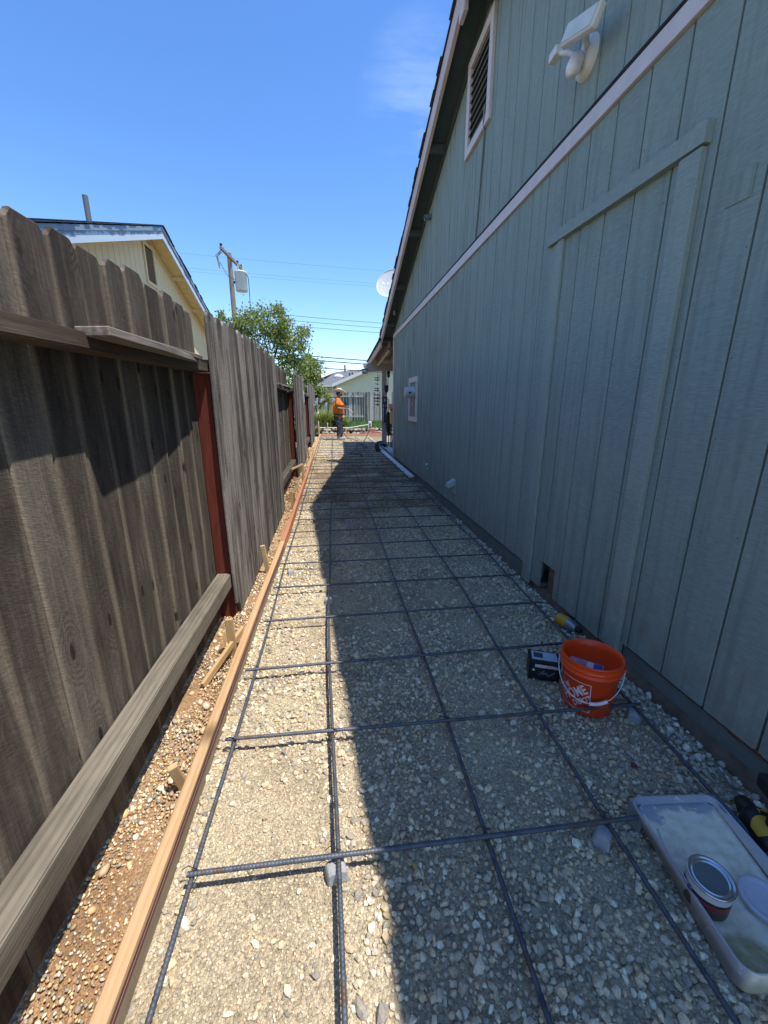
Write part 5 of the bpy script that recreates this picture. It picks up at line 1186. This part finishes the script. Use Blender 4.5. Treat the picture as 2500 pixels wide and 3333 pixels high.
def nrake(name, x0, x1, o0, o1, mat):
    for s_, e in ((1, 15.9), (-1, 3.6)):
        poly = [(YA, ZA+o0), (e, nz(e)+o0), (e, nz(e)+o1), (YA, ZA+o1)]
        o = MB().prism(poly if s_ > 0 else poly[::-1], 'x', x0, x1).build(name, mat, nh, at=(x0, YA+s_*2, ZA-1))
        if name == 'fascia':
            at = o.data.attributes.new('h', 'FLOAT', 'POINT')
            for i, p in enumerate(o.data.vertices): at.data[i].value = 1. if (p.co.z+ZA-1-nz(p.co.y+YA+s_*2)) > (o0+o1)/2 else 0.
nrake('fascia', NF-.035, NF, -.02, .20, peel)
nrake('fascia_cap', NF+.001, NF+.018, .13, .20, plain('blue_grey_trim', (.20,.27,.33), .7))
nrake('soffit', NX_+.001, NF-.036, .055, .075, plain('cream_soffit', (.72,.58,.26), .8))
nrake('frieze_board', NX_+.001, NX_+.022, -.07, .05, cream_w)
for s_ in range(-4, 5):
    y = YA+s_*1.2
    if s_: MB().box((NX_+.023, y-.02, nz(y)-.03), (NF-.036, y+.02, nz(y)+.054)).build('lookout', cream_w, nh, at=(NX_, y, nz(y)))
me_s2 = MB().box((-7.4, 0, 0), (0, .165, .012)).mesh('shingle_course', shingle)
for side in (1, -1):
    for k in range(44):
        y = YA+side*k*.14*math.cos(math.atan(NP)); o = link('shingle_course', me_s2, nh, (NF+.03+random.uniform(-.01, .02)-(-3.6), y-9.8, nz(y)+.215), (-side*(math.atan(NP)-.03), 0, 0))
        if side < 0: o.scale.y = -1
nv = link('gable_vent', None, nh, (0, 0, 4.1)); ORG[nv.name] = Vector((-3.6, 9.8, 4.1))
for a, b in (((9.50, 3.72), (9.56, 4.50)), ((9.96, 3.72), (10.02, 4.50)), ((9.561, 4.44), (9.959, 4.50)), ((9.561, 3.72), (9.959, 3.78))): MB().box((NX_+.001, a[0], a[1]), (NX_+.025, b[0], b[1])).build('frame', cream_w, nv, at=(NX_, a[0], a[1]))
MB().box((NX_+.002, 9.561, 3.781), (NX_+.004, 9.959, 4.439)).build('screen', plain('vent_dark', (.05,.02,.018), .9), nv)
me_l2 = MB().box((0, 0, -.003), (.022, .396, .003), Matrix.Rotation(R(38), 4, 'Y')).mesh('slat', cream_w)
for k in range(12): link('slat', me_l2, nv, (NX_+.003+3.6, 9.562-9.8, 3.80+k*.053-4.1))
MB().tube([(-3.72, 7.82, 4.05), (-3.72, 7.82, 4.50)], .04, 12).build('plumbing_vent', plain('vent_grey', (.11,.12,.125), .6), nh)
MB().box((NX_+.003, 4.2, 2.02), (NX_+.03, 15.3, 2.12)).build('band', plain('blue_band', (.17,.24,.29), .7), nh, at=(NX_, 10, 2))
# utility pole ------------------------------------------------------------------------------------
PXP, PYP = -4.55, 22.
up = thing('utility_pole', 'wooden utility pole with crossarm rising behind the tree', 'utility pole', (PXP, PYP, 0))
pole_w = wood('pole_wood', (.12,.085,.06), (.25,.19,.14), (.36,.29,.22), knots=False)
MB().tube([(PXP-.02, PYP, -.1), (PXP, PYP, 8.25)], [.15, .105], 14).build('pole', pole_w, up, at=(PXP, PYP, 0))
arm_m = wood('arm_wood', (.08,.06,.045), (.17,.13,.10), (.28,.22,.17), axis='Y', knots=False)
Ma = Matrix.Translation((PXP+.13, PYP, 7.99)) @ Matrix.Rotation(R(-6), 4, 'Z')
MB().box((-.05, -1.5, -.06), (.05, 1.5, .06), Ma).build('crossarm', arm_m, up, at=(PXP, PYP, 8))
for yy_ in (-1.42, .75, 1.32):
    MB().lathe([(.02, .06), (.02, .10), (.06, .11), (.04, .14), (.065, .15), (.04, .18), (.03, .2), (.001, .2)], 12, Ma @ Matrix.Translation((0, yy_, 0))).build('insulator', dark_iron, up)
fu = MB().tube([Ma @ Vector((-.05, -1.30, -.1)), Ma @ Vector((-.25, -1.32, -.28)), Ma @ Vector((-.18, -1.3, -.75))], .05, 8); fu.build('fuse_cutout', grey_metal, up)
MB().tube([Ma @ Vector((.04, -1.2, .1)), Ma @ Vector((-.25, -1.5, -.3)), Ma @ Vector((-.05, -.7, -.9)), Ma @ Vector((.1, .5, -.8))], .012, 6).build('lead_wire', dark_iron, up)
tf = thing('transformer', 'pale grey transformer can hung on the utility pole', 'transformer', (-4.12, 22.1, 6.7))
MB().lathe([(.001, 0), (.26, 0), (.28, .03), (.28, .78), (.30, .80), (.30, .84), (.22, .88), (.001, .9)], 28, Matrix.Translation((-4.12, 22.1, 6.66))).build('tank', plain('transformer_grey', (.58,.62,.60), .45), tf)
for dx in (-.1, .12): MB().lathe([(.03, 0), (.05, .05), (.03, .08), (.05, .13), (.03, .16), (.045, .2), (.001, .3)], 12, Matrix.Translation((-4.12+dx, 22.1, 7.54))).build('bushing', grey_metal, tf)
MB().box((-4.45, 22.05, 7.0), (-4.39, 22.15, 7.1)).build('bracket', dark_iron, tf); MB().tube([(-3.82, 22.0, 7.4), (-3.75, 22, 7.2), (-3.76, 22, 6.2), (-3.80, 22, 5.2)], .018, 6).build('service_cable', black_p, tf)
# wires
def wire(a, b, sag, r, label, n=16):
    a, b = Vector(a), Vector(b); pts = [a.lerp(b, k/n)-Vector((0, 0, sag*4*(k/n)*(1-k/n))) for k in range(n+1)]
    tag(MB().tube(pts, r, 6).build('power_line', black_p, None, at=a), label, 'power line')
for z0, z1, lab in ((6.15, 6.03, 'highest of the three thin power lines above the tree'), (5.90, 5.80, 'middle of the three thin power lines above the tree'), (5.63, 5.55, 'lowest of the three thin power lines above the tree')):
    wire((-4.5, 24, z0+.05), (26, 26, z1+.25), .5, .010, lab)
for z0, z1, lab in ((4.14, 3.98, 'upper thick cable over the green house roof'), (3.93, 3.82, 'second thick cable over the green house roof'), (3.54, 3.46, 'lowest thick cable just over the green house roof')):
    wire((-7, 24, z0+.35), (26, 24, z1+.1), .75, .024, lab)
for yy_, x_ in ((-1.42, .0), (.75, .02), (1.32, .05)):
    p = Ma @ Vector((0, yy_, .2)); wire(p-Vector((14, 0, -.3)), p+Vector((30, 2, -.4)), .5, .003, {-1.42: 'bare wire over the near end of the crossarm', .75: 'bare wire over the middle of the crossarm', 1.32: 'bare wire over the far end of the crossarm'}[yy_])
wire((-4.5, 22, 5.1), (-1.5, 17.8, 3.2), .2, .012, 'service wire running from the pole into the tree')
# tree --------------------------------------------------------------------------------------------
def tree(name, label, x, y, h0, blobs, nleaf, seed, lm, size=.085, trunk_r=.11):
    rd = random.Random(seed); nr_ = np.random.default_rng(seed); t = thing(name, label, 'tree', (x, y, 0)); bark = plain('bark_'+name+str(seed), (.085,.065,.05), .95, var=.3, scale=20, bump=.6)
    top = Vector((x+.1, y, h0)); MB().tube([(x, y, -.1), (x+.04, y, h0*.5), top], [trunk_r, trunk_r*.8, trunk_r*.6], 10).build('trunk', bark, t, at=(x, y, 0))
    L = []; m = MB()
    for c, r in blobs:
        c = Vector(c); mid = top.lerp(c, .5)+Vector((rd.uniform(-.15, .15), rd.uniform(-.2, .2), -.12)); m.tube([top, mid, c], [trunk_r*.42, trunk_r*.28, trunk_r*.12], 6)
        nsub = max(5, int(18*r*r))
        for k in range(nsub):
            d = Vector((rd.gauss(0, 1), rd.gauss(0, 1), rd.gauss(.15, .9))).normalized(); e = c+d*r*rd.uniform(.45, 1.08)
            m.tube([c.lerp(e, .1), c.lerp(e, .6)+Vector((0, 0, .03)), e], [trunk_r*.10, trunk_r*.06, .006], 4)
            n_ = max(8, int(nleaf*r*r/sum(q[1]**2 for q in blobs)/nsub)); sp_ = r*.30
            for q in range(n_): L.append((e+Vector((rd.gauss(0, sp_), rd.gauss(0, sp_), rd.gauss(0, sp_*.8))), d))
    m.build('limbs', bark, t)
    n = len(L); P = np.array([p[:] for p, d in L]); D = nr_.normal(0, 1, (n, 3)); D[:, 2] -= .5; D /= np.linalg.norm(D, axis=1)[:, None]
    S_ = np.cross(D, nr_.normal(0, 1, (n, 3))); S_ /= np.linalg.norm(S_, axis=1)[:, None]; l = size*nr_.uniform(.7, 1.3, n)[:, None]; w_ = l*.27
    V4 = np.stack([P, P+D*l*.45+S_*w_, P+D*l, P+D*l*.45-S_*w_], 1).reshape(-1, 3)
    me = bpy.data.meshes.new('crown'); me.from_pydata(V4.tolist(), [], np.arange(4*n).reshape(-1, 4).tolist())
    c = np.array([(.13,.17,.045), (.09,.13,.035), (.19,.20,.065), (.23,.19,.075), (.07,.11,.035)])[nr_.integers(0, 5, n)]*nr_.uniform(1.0, 1.9, (n, 1))
    at = me.attributes.new('tint', 'FLOAT_COLOR', 'POINT'); at.data.foreach_set('color', np.repeat(np.c_[c, np.ones(n)], 4, 0).astype(np.float32).reshape(-1)); me.materials.append(lm)
    o = link('crown', me, t, (-x, -y, 0)); o['kind'] = 'stuff'
g = G('tree_leaf'); a_ = g.n('Attribute', 0, props={'attribute_name': 'tint'}); g.done(a_, .5)
tl2 = g.n('BsdfTranslucent', Color=g.mix(1., a_, (1.3, 1.5, .6), 'MULTIPLY')); ms = g.n('MixShader', i0=.42, i1=g.b.outputs[0], i2=tl2); g.nt.links.new(ms, g.nt.nodes['Material Output'].inputs[0]); leafm = g.m
tree('ash_tree', 'leafy green ash tree with loose crown behind the fence', -2.5, 17, 2.5, [((-2.6, 17, 4.2), .75), ((-3.3, 17, 4.2), .6), ((-1.85, 16.8, 4.55), .5), ((-2.0, 17, 3.6), .75), ((-1.35, 17, 3.75), .55), ((-3.9, 17.1, 3.9), .5), ((-1.1, 17, 3.0), .55), ((-3.0, 17, 3.4), .8), ((-1.75, 17, 2.8), .7), ((-3.95, 17, 4.55), .22)], 12500, 2, leafm, .105)
tree('shrub_tree', 'smaller bushy tree at the far left fence corner below the ash', -1.0, 19.5, 1.2, [((-1.0, 19.5, 2.5), .6), ((-.6, 19.4, 2.1), .5), ((-1.4, 19.5, 2.0), .6), ((-.45, 19.5, 1.6), .4), ((-.9, 19.5, 3.1), .35)], 7000, 5, leafm, .12, .07)
gr_p = MB().box((-.86, 15.6, 0), (-.80, 15.66, 2.05))
tag(gr_p.build('fence_post', fence_far, None, at=(-.83, 15.6, 0)), 'grey weathered post past the end of the left fence', 'post')
tag(MB().box((-.80, 17.2, .1), (-.66, 17.22, 2.05)).build('fence_board', fence_far, None, at=(-.73, 17.2, 0)), 'single grey board standing beyond the left fence end', 'board')
